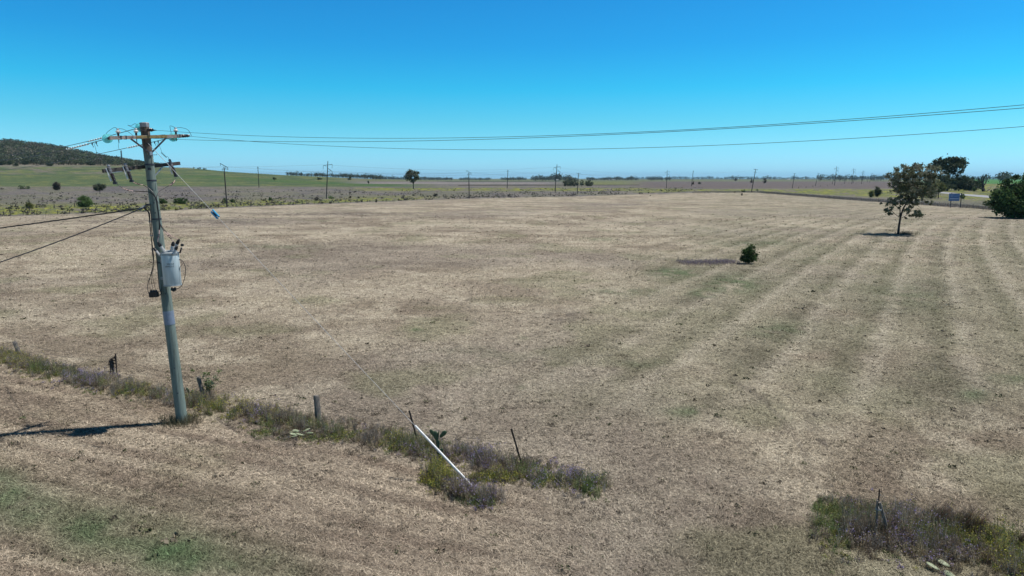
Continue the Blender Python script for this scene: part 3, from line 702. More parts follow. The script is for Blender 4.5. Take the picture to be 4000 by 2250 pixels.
for b, t_, w, p, l, kw in [
    ((85, 739), 722, 36, 'bush', 'low dark bush pair member, wider one near the left edge', {}), ((111, 738), 725, 24, 'bush', 'smaller low bush right of the wider one near the left edge', {}),
    ((222, 743), 703, 32, 'brown', 'upright brownish purple bush in the left field', dict(nclump=26)), ((8, 740), 732, 14, 'scrub', 'tiny dark bush at the left edge of the field', {}),
    ((391, 757), 716, 58, 'gum', 'round headed small tree with bare stems and shade beneath', dict(trunk=.25, nclump=30)),
    ((335, 809), 760, 68, 'fresh', 'large round light green bush by the inner fence at left', dict(nclump=46)), ((118, 814), 784, 36, 'olive', 'leaning yellow green bush near the left fence', dict(nclump=22)),
    ((252, 836), 824, 44, 'scrub', 'low brown mound of scrub on the left paddock fence', {}), ((326, 831), 821, 22, 'scrub', 'little brown tuft right of the brown mound', {}),
    ((632, 797), 770, 48, 'bush', 'green bush just right of the power pole shaft', dict(nclump=26)), ((708, 797), 768, 66, 'bush', 'wide bright green bush right of the power pole', dict(nclump=34)),
    ((688, 822), 810, 26, 'olive', 'small yellowish tuft on the fence right of the power pole', {}), ((879, 792), 775, 22, 'bush', 'small bush left of the nearest distant pole', {}),
    ((911, 792), 773, 30, 'bush', 'small bush right of the nearest distant pole', {}), ((1032, 785), 776, 16, 'scrub', 'tiny dark bush, left of two beyond the yellow strip', {}), ((1055, 784), 768, 19, 'bush', 'tiny green bush, right of two beyond the yellow strip', {}),
    ((1073, 706), 691, 24, 'dark', 'dark round tree standing on the green slope', dict(trunk=.2)), ((1248, 703), 690, 26, 'dark', 'dark tree left of the leaning two arm pole on the slope', {}),
    ((1366, 704), 690, 20, 'dark', 'dark round tree right of the leaning two arm pole', {}), ((1440, 720), 705, 13, 'dark', 'smallest dark round tree low on the green slope', dict(trunk=.25)),
    ((757, 658), 652, 12, 'dark', 'small tree on the bare skyline, leftmost of three', {}), ((778, 661), 652, 18, 'dark', 'middle tree of three on the bare skyline', {}), ((800, 663), 655, 24, 'dark', 'wide low tree, rightmost of three on the bare skyline', {}),
    ((1236, 784), 768, 26, 'scrub', 'grey bush left of the leaning pole foot', {}), ((1252, 785), 777, 22, 'scrub', 'low dark scrub touching the leaning pole foot', {}), ((1295, 778), 762, 32, 'fresh', 'pale wispy bush right of the leaning pole foot', {}),
    ((1367, 775), 764, 14, 'scrub', 'dark ragged scrub, left of two past the leaning pole', {}), ((1401, 775), 765, 11, 'scrub', 'dark ragged scrub, right of two past the leaning pole', {}), ((1470, 791), 776, 12, 'scrub', 'dark upright shrub at the paddock edge in the middle', {}),
    ((1290, 796), 786, 18, 'scrub', 'dark tuft in the yellow strip below the leaning pole', {}), ((1412, 789), 779, 11, 'scrub', 'tiny ragged shrub in the yellow strip', {}),
    ((1702, 768), 750, 24, 'scrub', 'grey green bush on the fence left of the slant arm pole', {}), ((1618, 766), 757, 20, 'scrub', 'dark low scrub below the lone grey gum', {}),
    ((2733, 720), 710, 16, 'dark', 'small dark tree right of the slim far pole', {}), ((2706, 722), 705, 13, 'brown', 'small brown tree behind the slim far pole', {}), ((2873, 707), 694, 15, 'brown', 'small far tree, leftmost of three round the T pole', {}),
    ((2935, 715), 697, 13, 'brown', 'brownish far tree touching the T pole', {}), ((2987, 716), 691, 19, 'brown', 'brownish far tree right of the T pole', {}), ((2903, 751), 739, 24, 'bush', 'green bush at the far corner of the paddock', {}),
    ((2957, 745), 738, 17, 'bush', 'small green bush right of the T pole foot', {}), ((2870, 753), 746, 9, 'scrub', 'tiny scrub at the far paddock corner', {}), ((2897, 764), 752, 10, 'scrub', 'spindly shrub inside the far paddock corner', {}),
    ((2540, 765), 761, 7, 'scrub', 'tiny dark shrub inside the far paddock edge', {}), ((2340, 755), 750, 12, 'scrub', 'dark tuft on the far fence right of the double arm pole', {}), ((2386, 755), 749, 10, 'scrub', 'second dark tuft on the far fence right of the double arm pole', {}),
    ((470, 762), 756, 14, 'scrub', 'dark scrub heap behind the power pole, left piece', {}), ((515, 763), 757, 34, 'scrub', 'long dark scrub heap left of the power pole shaft', {}), ((687, 767), 760, 14, 'scrub', 'small dark heap above the bright green bush', {}), ((730, 767), 760, 16, 'scrub', 'second small dark heap above the bright green bush', {})]:
    kw = dict(kw); plant('bush' if 'bush' in l or 'tuft' in l or 'scrub' in l or 'shrub' in l or 'heap' in l else 'tree', b, t_, w, p, l, 'tree' if ' tree' in l and 'bush' not in l else 'bush', kw.pop('trunk', .03), lg if b[0] < 900 else None, nclump=kw.pop('nclump', 12), csize=.36)

# forest on the hill, and far timber on the horizon: nobody could count it
def treecloud(name, pts, hs, per, pal, label, spread=.58):
    n = len(pts); P = np.repeat(pts, per, 0); hh = np.repeat(hs, per); m_ = len(P)
    d = rng.normal(size=(m_, 3)); d /= np.linalg.norm(d, axis=1)[:, None]; d *= (rng.random(m_)**.4)[:, None]
    ctr = P+np.column_stack([d[:, 0]*hh*spread, d[:, 1]*hh*spread, hh*(.58+.40*d[:, 2])])
    base = np.array(pal)[rng.integers(0, len(pal), n)]*rng.uniform(.55, 1.5, (n, 1)); c = np.repeat(base, per, 0)*rng.uniform(.6, 1.4, (m_, 1))
    A, _ = bits(ctr, hh*.085, None)
    # stems
    w = hs*.016; s = np.column_stack([w, w*0, w*0]); top = pts+np.column_stack([hs*0, hs*0, hs*.6])
    T = np.stack([pts-s, pts+s, top+s, top-s], 1)
    return tag(polys(name, np.vstack([A, T]), np.vstack([c, np.tile([[.10, .09, .08]], (n, 1))]), M['leaf']), label, 'forest', kind='stuff')
n = 4300; u = rng.uniform(-700, 640, n); Dd = rng.uniform(1180, 2050, n)
az = np.arctan((u-2000)/2667*cP); x = Dd*np.sin(az); y = Dd*np.cos(az); z = terr(x, y)
edge = 1235+120*fbm(u/90, u*0+.5, 7, 3)-60
k = (Dd > edge) & ((Dd > edge+45) | (rng.random(n) < .5)) & (fbm(x/60, y/60, 101, 3) > .30)
pts = np.column_stack([x, y, z])[k]; hs = rng.uniform(7, 17, k.sum())*np.interp(u[k], [0, 420, 640], [1, .9, .5])
treecloud('hill_forest', pts, hs, 60, [(.085, .105, .062), (.115, .130, .085), (.07, .085, .058), (.150, .138, .110), (.10, .125, .065)], 'dense grey green bushland covering the hill at left')
hg = 'bushes along the lower edge of the hill forest'
for i, (b, t_, w, l) in enumerate([((195, 649), 628, 30, 'rounded dark bush standing clear below the hill forest'), ((61, 650), 633, 22, 'small bush below the hill forest near the left edge'), ((150, 641), 622, 36, 'wide bush at the forest edge left of the clear bush'), ((100, 644), 622, 30, 'forest edge bush above the small left bush'),
    ((10, 646), 626, 34, 'forest edge bush cut by the left edge'), ((240, 642), 628, 22, 'pale bush right of the clear bush under the forest'), ((275, 642), 624, 30, 'dark forest edge bush left of the pale bushes'), ((37, 645), 624, 26, 'forest edge bush second from the left edge'), ((355, 646), 628, 40, 'wide forest edge bush above the lower crossarm fuse'), ((320, 643), 628, 22, 'small forest edge bush between two wide ones'), ((510, 653), 636, 40, 'dark forest edge bush left of the power pole')]):
    plant('bush', b, t_, w, 'dark', l, 'bush', .0, hg, nclump=14, csize=.4)
# skyline trees behind the slope and along the horizon
def ridge(u0, u1, D0, D1, n, h0, h1, seed, thr, per, name, label, pal, z0=None):
    u = rng.uniform(u0, u1, n); Dd = rng.uniform(D0, D1, n); az = np.arctan((u-2000)/2667*cP); x = Dd*np.sin(az); y = Dd*np.cos(az)
    k = fbm(u/35, u*0, seed, 3) > thr; x, y = x[k], y[k]; pts = np.column_stack([x, y, terr(x, y)]); hs = rng.uniform(h0, h1, len(x))*(.6+.8*fbm(u[k]/22, u[k]*0+3, seed+1, 2))
    treecloud(name, pts, hs, per, pal, label, .5)
gp = [(.07, .085, .06), (.085, .095, .075), (.06, .07, .055)]
ridge(1120, 1490, 1290, 1800, 520, 4.5, 9.5, 5, .30, 26, 'skyline_trees', 'thin line of gum trees along the skyline of the green slope', gp)
ridge(1440, 2620, 3000, 4700, 2700, 10, 18, 8, .27, 14, 'distant_timber', 'dark line of trees on the plain in the middle of the horizon', gp)
ridge(2400, 4400, 5200, 7800, 2600, 16, 28, 9, .12, 12, 'horizon_timber', 'low blue line of trees along the right half of the horizon', gp)
ridge(3180, 3560, 2300, 3400, 160, 14, 24, 15, .50, 22, 'plain_trees', 'clumps of trees on the plain behind the receding poles', gp)
ridge(3810, 4300, 1500, 2400, 240, 14, 26, 21, .42, 26, 'crop_edge_trees', 'trees lining the far side of the bright green crop', gp)
ridge(2080, 2230, 2200, 3000, 90, 16, 26, 31, .30, 24, 'homestead_trees', 'trees round the distant homestead left of the clump', gp)
# scrub and dead stalks through the weedy fields
def scrubfield():
    n = 5200; u = rng.uniform(-100, 2750, n); ev = np.interp(u, EDGE_U, EDGE_V); v = ev-rng.random(n)**1.3*(ev-733)*np.where(u < 1300, 1., .9)-1.5
    A = []; cc = []
    for uu, vv_ in zip(u, v):
        if fbm(np.array([uu/40]), np.array([vv_/6]), 3, 3)[0] < .47: continue
        g = G(uu, vv_); A.append((g.x, g.y))
    P = np.array(A); n = len(P); hh = rng.uniform(.25, .9, n)*(1+.5*(rng.random(n) > .93)); pts = np.column_stack([P, np.zeros(n)])
    per = 9; Q = np.repeat(pts, per, 0); h2 = np.repeat(hh, per); d = rng.normal(0, .45, (len(Q), 3))
    ctr = Q+np.column_stack([d[:, 0]*h2*.7, d[:, 1]*h2*.7, np.abs(d[:, 2])*h2*.9]); B, _ = bits(ctr, h2*.30, None)
    base = np.array([(.085, .08, .065), (.12, .105, .10), (.10, .11, .06), (.07, .065, .06)])[rng.integers(0, 4, n)]
    tag(polys('low_scrub', B, np.repeat(base, per, 0)*rng.uniform(.7, 1.3, (len(B), 1)), M['leaf']), 'low dark scrub and stalks through the purple grey weedy field', 'scrub', kind='stuff')
scrubfield()
# verge of long dry weeds along the right boundary
t = rng.random(20000); bx, by = along([G(u_, v_) for u_, v_ in zip(EDGE_U[11:], EDGE_V[11:])], t)
nn = len(t); off = rng.random(nn)**1.3*np.interp(bx, [110, 150], [24., 40.]); bx = bx+off*.4; by = by+off
A, c, tip = stems(bx, by, rng.uniform(.2, .8, nn), 24, .06, vary((.235, .205, .175), nn, .55))
tag(polys('fence_weeds', A, c, M['leaf']), 'grey dry weeds under the wire fence on the right boundary', 'dry weeds', kind='stuff')

# shade-free furrow bank in the middle distance
mb = MB(); a0, b0 = G(1790, 726), G(2500, 724)
a1 = a0+Vector((0, 8, 0)); b1 = b0+Vector((0, 8, 0))
mb.v += [a0, b0, b1, a1, a0+Vector((0, 4, 1.1)), b0+Vector((0, 4, .9))]; mb.f += [(0, 1, 5, 4), (3, 4, 5, 2), (0, 4, 3), (1, 2, 5)]
tag(mb.build('earth_bank', mat('dark_earth', (.055, .048, .042), .95, var=.3, scale=.4)), kind='structure')
mb = MB(); a0, b0 = G(1690, 711), G(2200, 711)
mb.v += [a0, b0, b0+Vector((0, 20, 0)), a0+Vector((0, 20, 0)), a0+Vector((0, 10, 1.5)), b0+Vector((0, 10, 1.5))]; mb.f += [(0, 1, 5, 4), (3, 4, 5, 2), (0, 4, 3), (1, 2, 5)]
tag(mb.build('channel_bank', mat('dark_green_bank', (.05, .065, .045), .95, var=.3, scale=.2)), kind='structure')

# ---------------------------------------------------------------- distant sheds
def shed(px, py, wpx, hpx, label):
    g = hit(px, py); sc = (g.y*cP+H*sP)/F; w = wpx*sc; h = hpx*sc; e = empty('farm_shed', g, label, 'shed', 'white roofed farm sheds on the horizon')
    MB().box(g+Vector((0, 0, h*.3)), (w, w*.5, h*.6)).build('wall', M['metalwall'], e)
    mb = MB(); z0 = h*.6; W = w*.53; Dp = w*.28
    mb.v += [g+Vector(q) for q in [(-W, -Dp, z0), (W, -Dp, z0), (W, Dp, z0), (-W, Dp, z0), (-W, 0, h), (W, 0, h)]]
    mb.f += [(0, 1, 5, 4), (2, 3, 4, 5), (0, 4, 3), (1, 2, 5), (0, 3, 2, 1)]
    mb.build('roof', M['metalroof'], e)
    MB().box(g+Vector((-w*.2, -w*.252, h*.22)), (w*.22, .2, h*.4)).build('door', M['steel_dark'], e)
shed(2177, 706, 8, 4.5, 'white roofed shed among trees left of the distant clump'); shed(2390, 703, 26, 3, 'long white roofed shed right of the distant clump')
shed(3955, 697, 20, 5.5, 'white roofed farmhouse beyond the bright green crop'); shed(3920, 697, 7, 3.5, 'small pale shed left of the farmhouse beyond the crop')
shed(3080, 702, 9, 3, 'low pale shed on the plain between two T poles')

# ---------------------------------------------------------------- distant pole lines
def copy_tree(o, parent=None):
    c = o.copy(); C.objects.link(c)
    if parent is not None: c.parent = parent
    for ch in list(o.children): copy_tree(ch, c)
    return c
def proto(kind):
    e = bpy.data.objects.new('power_pole_'+kind if False else 'distant_pole', None); C.objects.link(e)
    s = MB().tube([(0, 0, -.2), (0, 0, 8), (0, 0, 16 if kind in 'B' else 13)], [.24, .20, .14], 8); s.build('pole', M['farpole'], e, True)
    def arm(a, b, w=.16): MB().bar(a, b, w, w).build('crossarm', M['farpole'], e)
    def ins(p, L=1.0, up=False):
        MB().lathe(Vector(p), (0, 0, 1 if up else -1), [(0, .03), (L*.1, .10), (L*.2, .03), (L*.3, .10), (L*.4, .03), (L*.5, .10), (L*.6, .03), (L*.7, .10), (L*.85, .03), (L, .05)], 8).build('insulator', M['farpole'], e)
    if kind == 'B':
        arm((-1.9, -.15, 13.9), (2.0, -.15, 14.8)); ins((-1.85, -.15, 13.85), 1.5); ins((1.95, -.15, 14.7), 1.5)
        arm((.1, .12, 12.9), (2.1, -.15, 11.8)); arm((.1, -.12, 11.6), (1.4, -.12, 12.0), .10); ins((2.05, -.15, 11.8), 1.4); arm((-1.2, -.15, 14.0), (0, -.15, 13.2), .08)
    elif kind == 'A':
        arm((-1.1, -.15, 14.2), (1.3, -.15, 12.8)); arm((-.8, .12, 12.4), (1.3, .12, 12.4), .13); arm((.7, -.1, 13.0), (.2, -.1, 12.2), .08)
        ins((-1.05, -.15, 14.1), .7); ins((1.25, -.15, 12.7), .7); ins((-.7, .12, 12.35), .6)
    elif kind == 'C':
        arm((-1.2, -.15, 12.7), (1.2, -.15, 12.7)); arm((-.9, .12, 11.2), (.9, .12, 11.2), .12)
        for q in (-1.1, 0, 1.1): ins((q, -.15, 12.78), .35, True)
    else:
        arm((-.5, -.15, 12.1), (.5, -.15, 12.3), .12); arm((-.5, .12, 10.6), (.4, .12, 10.5), .10); ins((-.45, -.15, 12.0), .6); ins((.45, -.15, 12.2), .6)
    return e
protos = {}
pg = {'A': 'slant arm poles of the nearer distant line', 'B': 'tall two arm transmission poles', 'C': 'T shaped poles receding at right', 'D': 'slim far poles'}
POL = [('A', 887, 808, 885, 641, 'nearest distant pole with slanted top arm, right of the power pole'), ('D', 1012, 733, 1012, 651, 'slim far pole on the green slope left of the leaning pole'),
 ('B', 1275, 776, 1287, 631, 'leaning tall pole with two staggered arms over the yellow strip'), ('A', 1833, 775, 1832, 668, 'pole with slanted top arm right of the lone grey gum'),
 ('D', 1981, 735, 1984, 664, 'slim far pole between the slant arm pole and the tallest middle pole'), ('B', 2168, 750, 2175, 643, 'tall two arm pole left of the distant tree clump'),
 ('C', 2255, 756, 2259, 677, 'pole with two level arms in front of the distant tree clump'), ('B', 2603, 735, 2604, 665, 'two arm pole on the empty plain right of the tree clump'),
 ('D', 2701, 727, 2706, 667, 'slim far pole with a brown tree at its foot'), ('C', 2935, 752, 2947, 661, 'leaning T pole at the far corner of the paddock'),
 ('C', 3095, 736, 3100, 678, 'T pole, first right of the paddock corner pole'), ('C', 3185, 726, 3194, 676, 'leaning bare T pole, second right of the paddock corner pole'),
 ('B', 3260, 723, 3263, 650, 'tallest pole of the receding group left of the lone paddock tree'), ('B', 3327, 719, 3331, 657, 'second tall pole of the receding group'), ('B', 3365, 719, 3368, 667, 'third tall pole of the receding group'),
 ('C', 3251, 720, 3256, 684, 'short T pole beside the tallest receding pole'), ('C', 3298, 718, 3303, 686, 'short T pole left of the second tall receding pole'), ('C', 3333, 716, 3336, 685, 'short T pole right of the second tall receding pole'),
 ('B', 3396, 713, 3405, 674, 'fourth tall pole of the receding group, leaning right'), ('C', 3388, 712, 3391, 686, 'small T pole between third and fourth tall receding poles'), ('B', 3420, 710, 3422, 680, 'fifth tall pole of the receding group'),
 ('B', 3429, 712, 3431, 681, 'pole close right of the fifth receding pole'), ('B', 3440, 708, 3440, 682, 'far pole before the last of the receding group'), ('B', 3449, 710, 3454, 680, 'last leaning pole seen left of the lone paddock tree'), ('C', 3461, 706, 3463, 684, 'farthest small pole just left of the lone paddock tree')]
tips = {}
for kd, bx_, by_, tx_, ty_, lab in POL:
    g = hit(bx_, by_); sc = (g.y*cP-(g.z-H)*sP)/F; h = (by_-ty_)*sc*1.0
    top_z = {'A': 14.2, 'B': 16, 'C': 13, 'D': 13}[kd]
    if kd not in protos: protos[kd] = o = proto(kd)
    else: o = copy_tree(protos[kd])
    o.name = 'distant_pole'; o.location = g; s_ = h/top_z; o.scale = (s_, s_, s_)
    dev = (tx_-bx_)*sc - (-(bx_-2000)/2667*h*math.tan(PIT)*0)   # lean in the view plane
    o.rotation_euler = (0, math.atan2((tx_-bx_)*sc, h), 0)
    tag(o, lab, 'power pole', pg[kd]); tips.setdefault(kd, []).append((g, h))
def sagline(a, b, sag, n=14): return [a+(b-a)*(i/n)-Vector((0, 0, sag*4*(i/n)*(1-i/n))) for i in range(n+1)]
def farwire(seq, f, r, label):
    pts = []
    for (g1, h1), (g2, h2) in zip(seq[:-1], seq[1:]): pts += sagline(g1+Vector((0, 0, h1*f)), g2+Vector((0, 0, h2*f)), (g2-g1).length*.012)
    tag(MB().tube(pts, r, 4, False).build('power_line', M['wire']), label, 'power line', 'thin lines between distant poles')
P_ = {l: (hit(b, c), (c-e_)*(hit(b, c).y*cP-(hit(b, c).z-H)*sP)/F) for (k_, b, c, d_, e_, l) in POL for l in [(b)]}
ext = lambda a, b: (a[0]+(a[0]-b[0]), a[1])
farwire([ext(P_[887], P_[1833]), P_[887], P_[1833], P_[2255], P_[2935], P_[3095]], .93, .018, 'thin wire running from the nearest distant pole to the paddock corner pole')
farwire([ext(P_[1275], P_[2168]), P_[1275], P_[2168], P_[2603]], .90, .022, 'upper thin wire between the tall two arm poles')
farwire([ext(P_[1275], P_[2168]), P_[1275], P_[2168], P_[2603]], .74, .022, 'lower thin wire between the tall two arm poles')
farwire([P_[1012], P_[1981], P_[2701]], .9, .025, 'thin wire between the slim far poles')

# ---------------------------------------------------------------- fences
def fence(name, label, posts, wires, hgt, rad, m='timber_dark', lean=None):
    """posts: ground points; posts lean individually"""
    e = empty(name, posts[0], label, 'fence')
    tops = []
    for i, p in enumerate(posts):
        h = hgt*random.uniform(.85, 1.15); ln = Vector((random.gauss(0, .06), random.gauss(0, .05), 0)) if lean is None else Vector((lean+random.gauss(0, .05), random.gauss(0, .03), 0))
        q = p+Vector((0, 0, h))+ln*h; tops.append((p, q)); r = rad*random.uniform(.7, 1.25)
        MB().tube([p-Vector((0, 0, .05)), p+(q-p)*.5, q], [r*1.1, r, r*.9], 6).build('post', M[m], e)
    for f in wires:
        MB().tube([a+(b-a)*f for a, b in tops], .008, 3, False).build('wire', M['wire'], e)
lx = [-80, -20, 40, 90, 143, 179, 225, 271, 320, 370, 415, 470, 520, 580, 625, 660, 700, 745, 785, 820, 853, 887, 921, 950, 979, 1008, 1038, 1067, 1097, 1125, 1155, 1180, 1205, 1229, 1260, 1302, 1323, 1348, 1370, 1394, 1415, 1434, 1470, 1510, 1556, 1590, 1629]
lp = [G(q, np.interp(q, EDGE_U, EDGE_V)-1.5) for q in lx]
fence('paddock_fence', 'old wire fence with leaning posts along the left far edge of the paddock', lp, (.4, .8), 1.15, .075, lean=.16)
fence('inner_fence', 'sparse post and wire fence through the yellow verge at far left', [G(*q) for q in [(63, 812), (145, 813), (213, 809), (293, 810), (360, 806), (433, 806), (480, 803)]], (.5, .9), 1.3, .10)
fence('weedy_field_fence', 'low row of posts across the purple weedy field in the middle', [G(q, np.interp(q, [1600, 2500], [770, 752])) for q in [1740, 1765, 1790, 1812, 1850, 1872, 1893, 1925, 1945, 1965, 1990, 2010, 2040, 2065, 2090, 2120, 2150, 2185, 2215, 2240]], (.7,), 1.3, .09)
rp = []
cr = [G(u_, v_-1.5) for u_, v_ in zip(EDGE_U[13:], EDGE_V[13:])]
L = 0
for a, b in zip(cr[:-1], cr[1:]):
    k_ = max(1, int((b-a).length/6.5))
    for i in range(k_): rp.append(a+(b-a)*i/k_)
rp = rp[:90]
fence('boundary_fence', 'wire fence with close thin posts along the right boundary of the paddock', rp, (.35, .6, .9), 1.15, .05)
fence('crop_fence', 'faint fence along the dark soil beyond the flowering strip at right', [G(3120+i*28, 736-i*2.2) for i in range(10)], (.8,), 1.6, .12)
# foreground remains of the fence
def wood_post(base, top, r, label, m='timber', cut=0, group='weathered timber posts in the old fence line'):
    g = G(*base); t_ = atY(top[0], top[1], g.y+random.uniform(-.05, .05)); e = empty('timber_post', g, label, 'fence post', group)
    mb = MB(); n_ = 10; ax = (t_-g).normalized(); a = ax.orthogonal().normalized(); b = ax.cross(a); ph = [random.uniform(.75, 1.15) for _ in range(n_)]
    ks = [(-.1, 1.1), (.2, 1.05), (.5, .98), (.8, .94), (.97, .9)]; L = (t_-g).length
    for s_, q in ks:
        for k in range(n_): th = 2*math.pi*k/n_; mb.v.append(g+ax*L*s_+(a*math.cos(th)+b*math.sin(th))*r*q*ph[k]+(ax*random.uniform(0, .05) if s_ > .9 else Vector()))
    for i in range(len(ks)-1):
        for k in range(n_): mb.f.append((i*n_+k, i*n_+(k+1) % n_, (i+1)*n_+(k+1) % n_, (i+1)*n_+k))
    mb.f.append(tuple((len(ks)-1)*n_+k for k in range(n_)))
    mb.build('shaft', M[m], e, True)
    w = MB(); 
    for s_ in (.55, .86): w.tube([g+ax*L*s_+(a*math.cos(x_)+b*math.sin(x_))*r*1.12 for x_ in np.linspace(0, 6.28, 13)], .006, 4, False)
    w.build('tie_wire', M['wire'], e)
    return g, t_
tops = []
tops.append(wood_post((80, 1392), (55, 1334), .105, 'squat weathered post leaning left in yellow weeds at far left'))
tops.append(wood_post((800, 1560), (775, 1470), .085, 'weathered post leaning left beside a leafy sapling, right of the power pole'))
tops.append(wood_post((1246, 1650), (1235, 1545), .10, 'upright weathered grey post with split top in mid weed strip'))
def picket(base, top, label, r=.022):
    g = G(*base); t_ = atY(top[0], top[1], g.y); e = empty('steel_picket', g, label, 'steel post', 'black steel star pickets')
    ax = (t_-g).normalized(); a = ax.orthogonal().normalized(); mb = MB()
    for k in range(3):
        d = Matrix.Rotation(2*math.pi*k/3, 3, ax) @ a
        mb.box((g+t_)/2+d*r*.7, (r*1.4, .008, (t_-g).length+.1), d, ax.cross(d), ax)
    mb.build('stake', M['picket'], e); 
    hm = MB()
    for s_ in (.2, .35, .5, .65, .8, .93): hm.box(g+(t_-g)*s_+a*.012, (.012, .03, .012), a, ax.cross(a), ax)
    hm.build('wire_notch', M['picket'], e)
    return g, t_
tops.insert(1, picket((456, 1468), (451, 1386), 'black steel picket beside a dark vine covered stump left of the power pole'))
tops.append(picket((1633, 1730), (1600, 1609), 'black steel picket leaning left at the top of the white stay guard'))
tops.append(picket((2040, 1820), (1999, 1680), 'black steel picket leaning left, standing alone right of the stay guard'))
e = empty('fence_wire', tops[0][0], 'slack rusty wires strung between the old posts and pickets', 'fence wire')
for f_ in (.62, .88):
    pts = []
    for (a, b), (c_, d_) in zip(tops[:-1], tops[1:]): pts += sagline(a+(b-a)*f_, c_+(d_-c_)*f_, .10, 8)
    MB().tube(pts, .0035, 4, False).build('wire', M['wire'], e)
# vine covered stump
g = G(440, 1468); e = empty('vine_covered_stump', g, 'dark dead vine heaped over an old stump beside the leftmost steel picket', 'stump')
t_ = g+Vector((.0, 0, .75)); MB().tube([g, t_], [.10, .08], 8).build('stump', M['timber_dark'], e)
A, c = leaves([np.array(g)+np.array([rng.normal()*.06, rng.normal()*.06, z_]) for z_ in np.linspace(.05, .85, 14)], [.13]*14, 60, .03, [(.05, .042, .038), (.07, .055, .05)]); polys('vine', A, c, M['leaf'], e)
# leaning split post pair at lower right with picket
g = G(3455, 2108); D0 = g.y
e = empty('split_timber_post', g, 'grey split timber strut and stake wired together in weeds at lower right', 'fence post')
a, b = G(3470, 2105), atY(3436, 1962, D0); mb = MB(); mb.tube([a, a+(b-a)*.5+Vector((.02, 0, 0)), b], [.052, .046, .036], 9); mb.build('leaning_strut', M['timber'], e, True)
a, b = G(3424, 2098), atY(3427, 1955, D0+.02); MB().tube([a, b], [.030, .026], 8).build('upright_stake', M['timber'], e, True)
a2, b2 = atY(3430, 1975, D0+.05), atY(3436, 1911, D0+.05); MB().box((a2+b2)/2, (.03, .012, (b2-a2).length), (1, 0, 0), (0, 1, 0), (b2-a2).normalized()).build('steel_bar', M['picket'], e)
w = MB()
for py in (1986, 1990): 
    q = atY(3432, py, D0+.01); w.tube([q+Vector((.07*math.cos(x_), .06*math.sin(x_), 0)) for x_ in np.linspace(0, 6.28, 13)], .007, 5, False)
w.build('tie_wire', M['wire_pale'], e)
# sapling by the leaning post
g = G(822, 1558); e = empty('sapling', g, 'thin leafy green sapling rising behind the leaning post right of the power pole', 'sapling')
mb = MB(); P = []
for i in range(13):
    q = g+Vector((random.gauss(.03, .19), random.gauss(0, .14), random.uniform(.5, 1.28))); mb.tube([g, g+(q-g)*.5+Vector((0, 0, .08)), q], [.010, .007, .004], 4); P.append(np.array(q)); P.append(np.array(g+(q-g)*.7))
mb.build('stem', M['bark'], e); A, c = leaves(P, [.16]*len(P), 34, .034, [(.19, .24, .11), (.14, .19, .07), (.27, .30, .18)]); polys('foliage', A, c, M['leaf'], e)
# prickly pear
def pad(mb, c_, ax, up, w, h):
    c_ = Vector(c_); up = Vector(up).normalized(); ax = Vector(ax); ax = (ax-up*ax.dot(up)).normalized(); side = ax.cross(up)
    b0 = len(mb.v); n_ = 12; rings = [(-1, 0), (-.8, .55), (-.3, .85), (.3, 1), (.75, .8), (.95, .4), (1, 0)]
    for s_, q in rings:
        for k in range(n_): th = 2*math.pi*k/n_; mb.v.append(c_+up*s_*h/2+side*math.cos(th)*w/2*max(q, .02)+ax*math.sin(th)*.022*max(q, .1))
    for i in range(len(rings)-1):
        for k in range(n_): mb.f.append((b0+i*n_+k, b0+i*n_+(k+1) % n_, b0+(i+1)*n_+(k+1) % n_, b0+(i+1)*n_+k))
def cactus(base, S, pads, label, name='prickly_pear'):
    g = G(*base); e = empty(name, g, label, 'cactus')
    for dx, z_, ux, uz, w, h in pads:
        mb = MB(); pad(mb, g+Vector((dx*S, 0, z_*S)), (random.uniform(-.3, .3), -1, 0), (ux, random.uniform(-.1, .1), uz), w*S, h*S); mb.build('pad', M['cactus'], e, True)
cactus((1714, 1795), 1, [(0, .18, 0, 1, .14, .40), (-.02, .50, -.03, 1, .12, .34), (-.08, .80, -.25, 1, .17, .34), (-.19, .90, -.6, 1, .13, .28), (.0, .84, .05, 1, .05, .25), (.15, .86, .75, .8, .15, .30), (.08, .28, .5, 1, .12, .22)], 'dark prickly pear with rabbit ear pads right of the white stay guard')
cactus((742, 1545), .8, [(0, .12, -.3, 1, .14, .25), (-.10, .32, -.5, 1, .12, .24), (.12, .2, .5, 1, .12, .22)], 'small prickly pear at the foot of the leaning post')
# fallen cactus paddles at the verge foot
def paddles(cx, cy, n_, sp, label):
    g = G(cx, cy); e = empty('fallen_cactus', g, label, 'fallen cactus')
    for i in range(n_):
        mb = MB(); q = g+Vector((random.gauss(0, sp), random.gauss(0, sp*.5), random.uniform(.05, .14))); th = random.uniform(0, 3.14)
        pad(mb, q, (random.uniform(-.3, .3), random.uniform(-.3, .3), 1), (math.cos(th), math.sin(th), random.uniform(-.1, .3)), .17, random.uniform(.24, .34)); mb.build('pad', PALE, e, True)
PALE = mat('dying_cactus_skin', (.34, .36, .24), .7, var=.4, scale=8, col2=(.12, .17, .09))
paddles(1165, 1702, 9, .30, 'heap of pale dying cactus pads on the grass right of the power pole')
paddles(3690, 2230, 3, .22, 'pale fallen cactus pads below the purple flowers at lower right')
# ring of rough stems at the pole foot
x = rng.normal(G(712, 1650).x-.05, .34, 900); y = rng.normal(G(712, 1650).y-.05, .25, 900)
A, c, tp = stems(x, y, rng.uniform(.1, .42, 900), 24, .008, vary((.15, .14, .09), 900, .5)); tag(polys('pole_foot_weeds', A, c, M['leaf']), 'dead stalks and uncut grass round the foot of the power pole', 'weeds', kind='stuff')

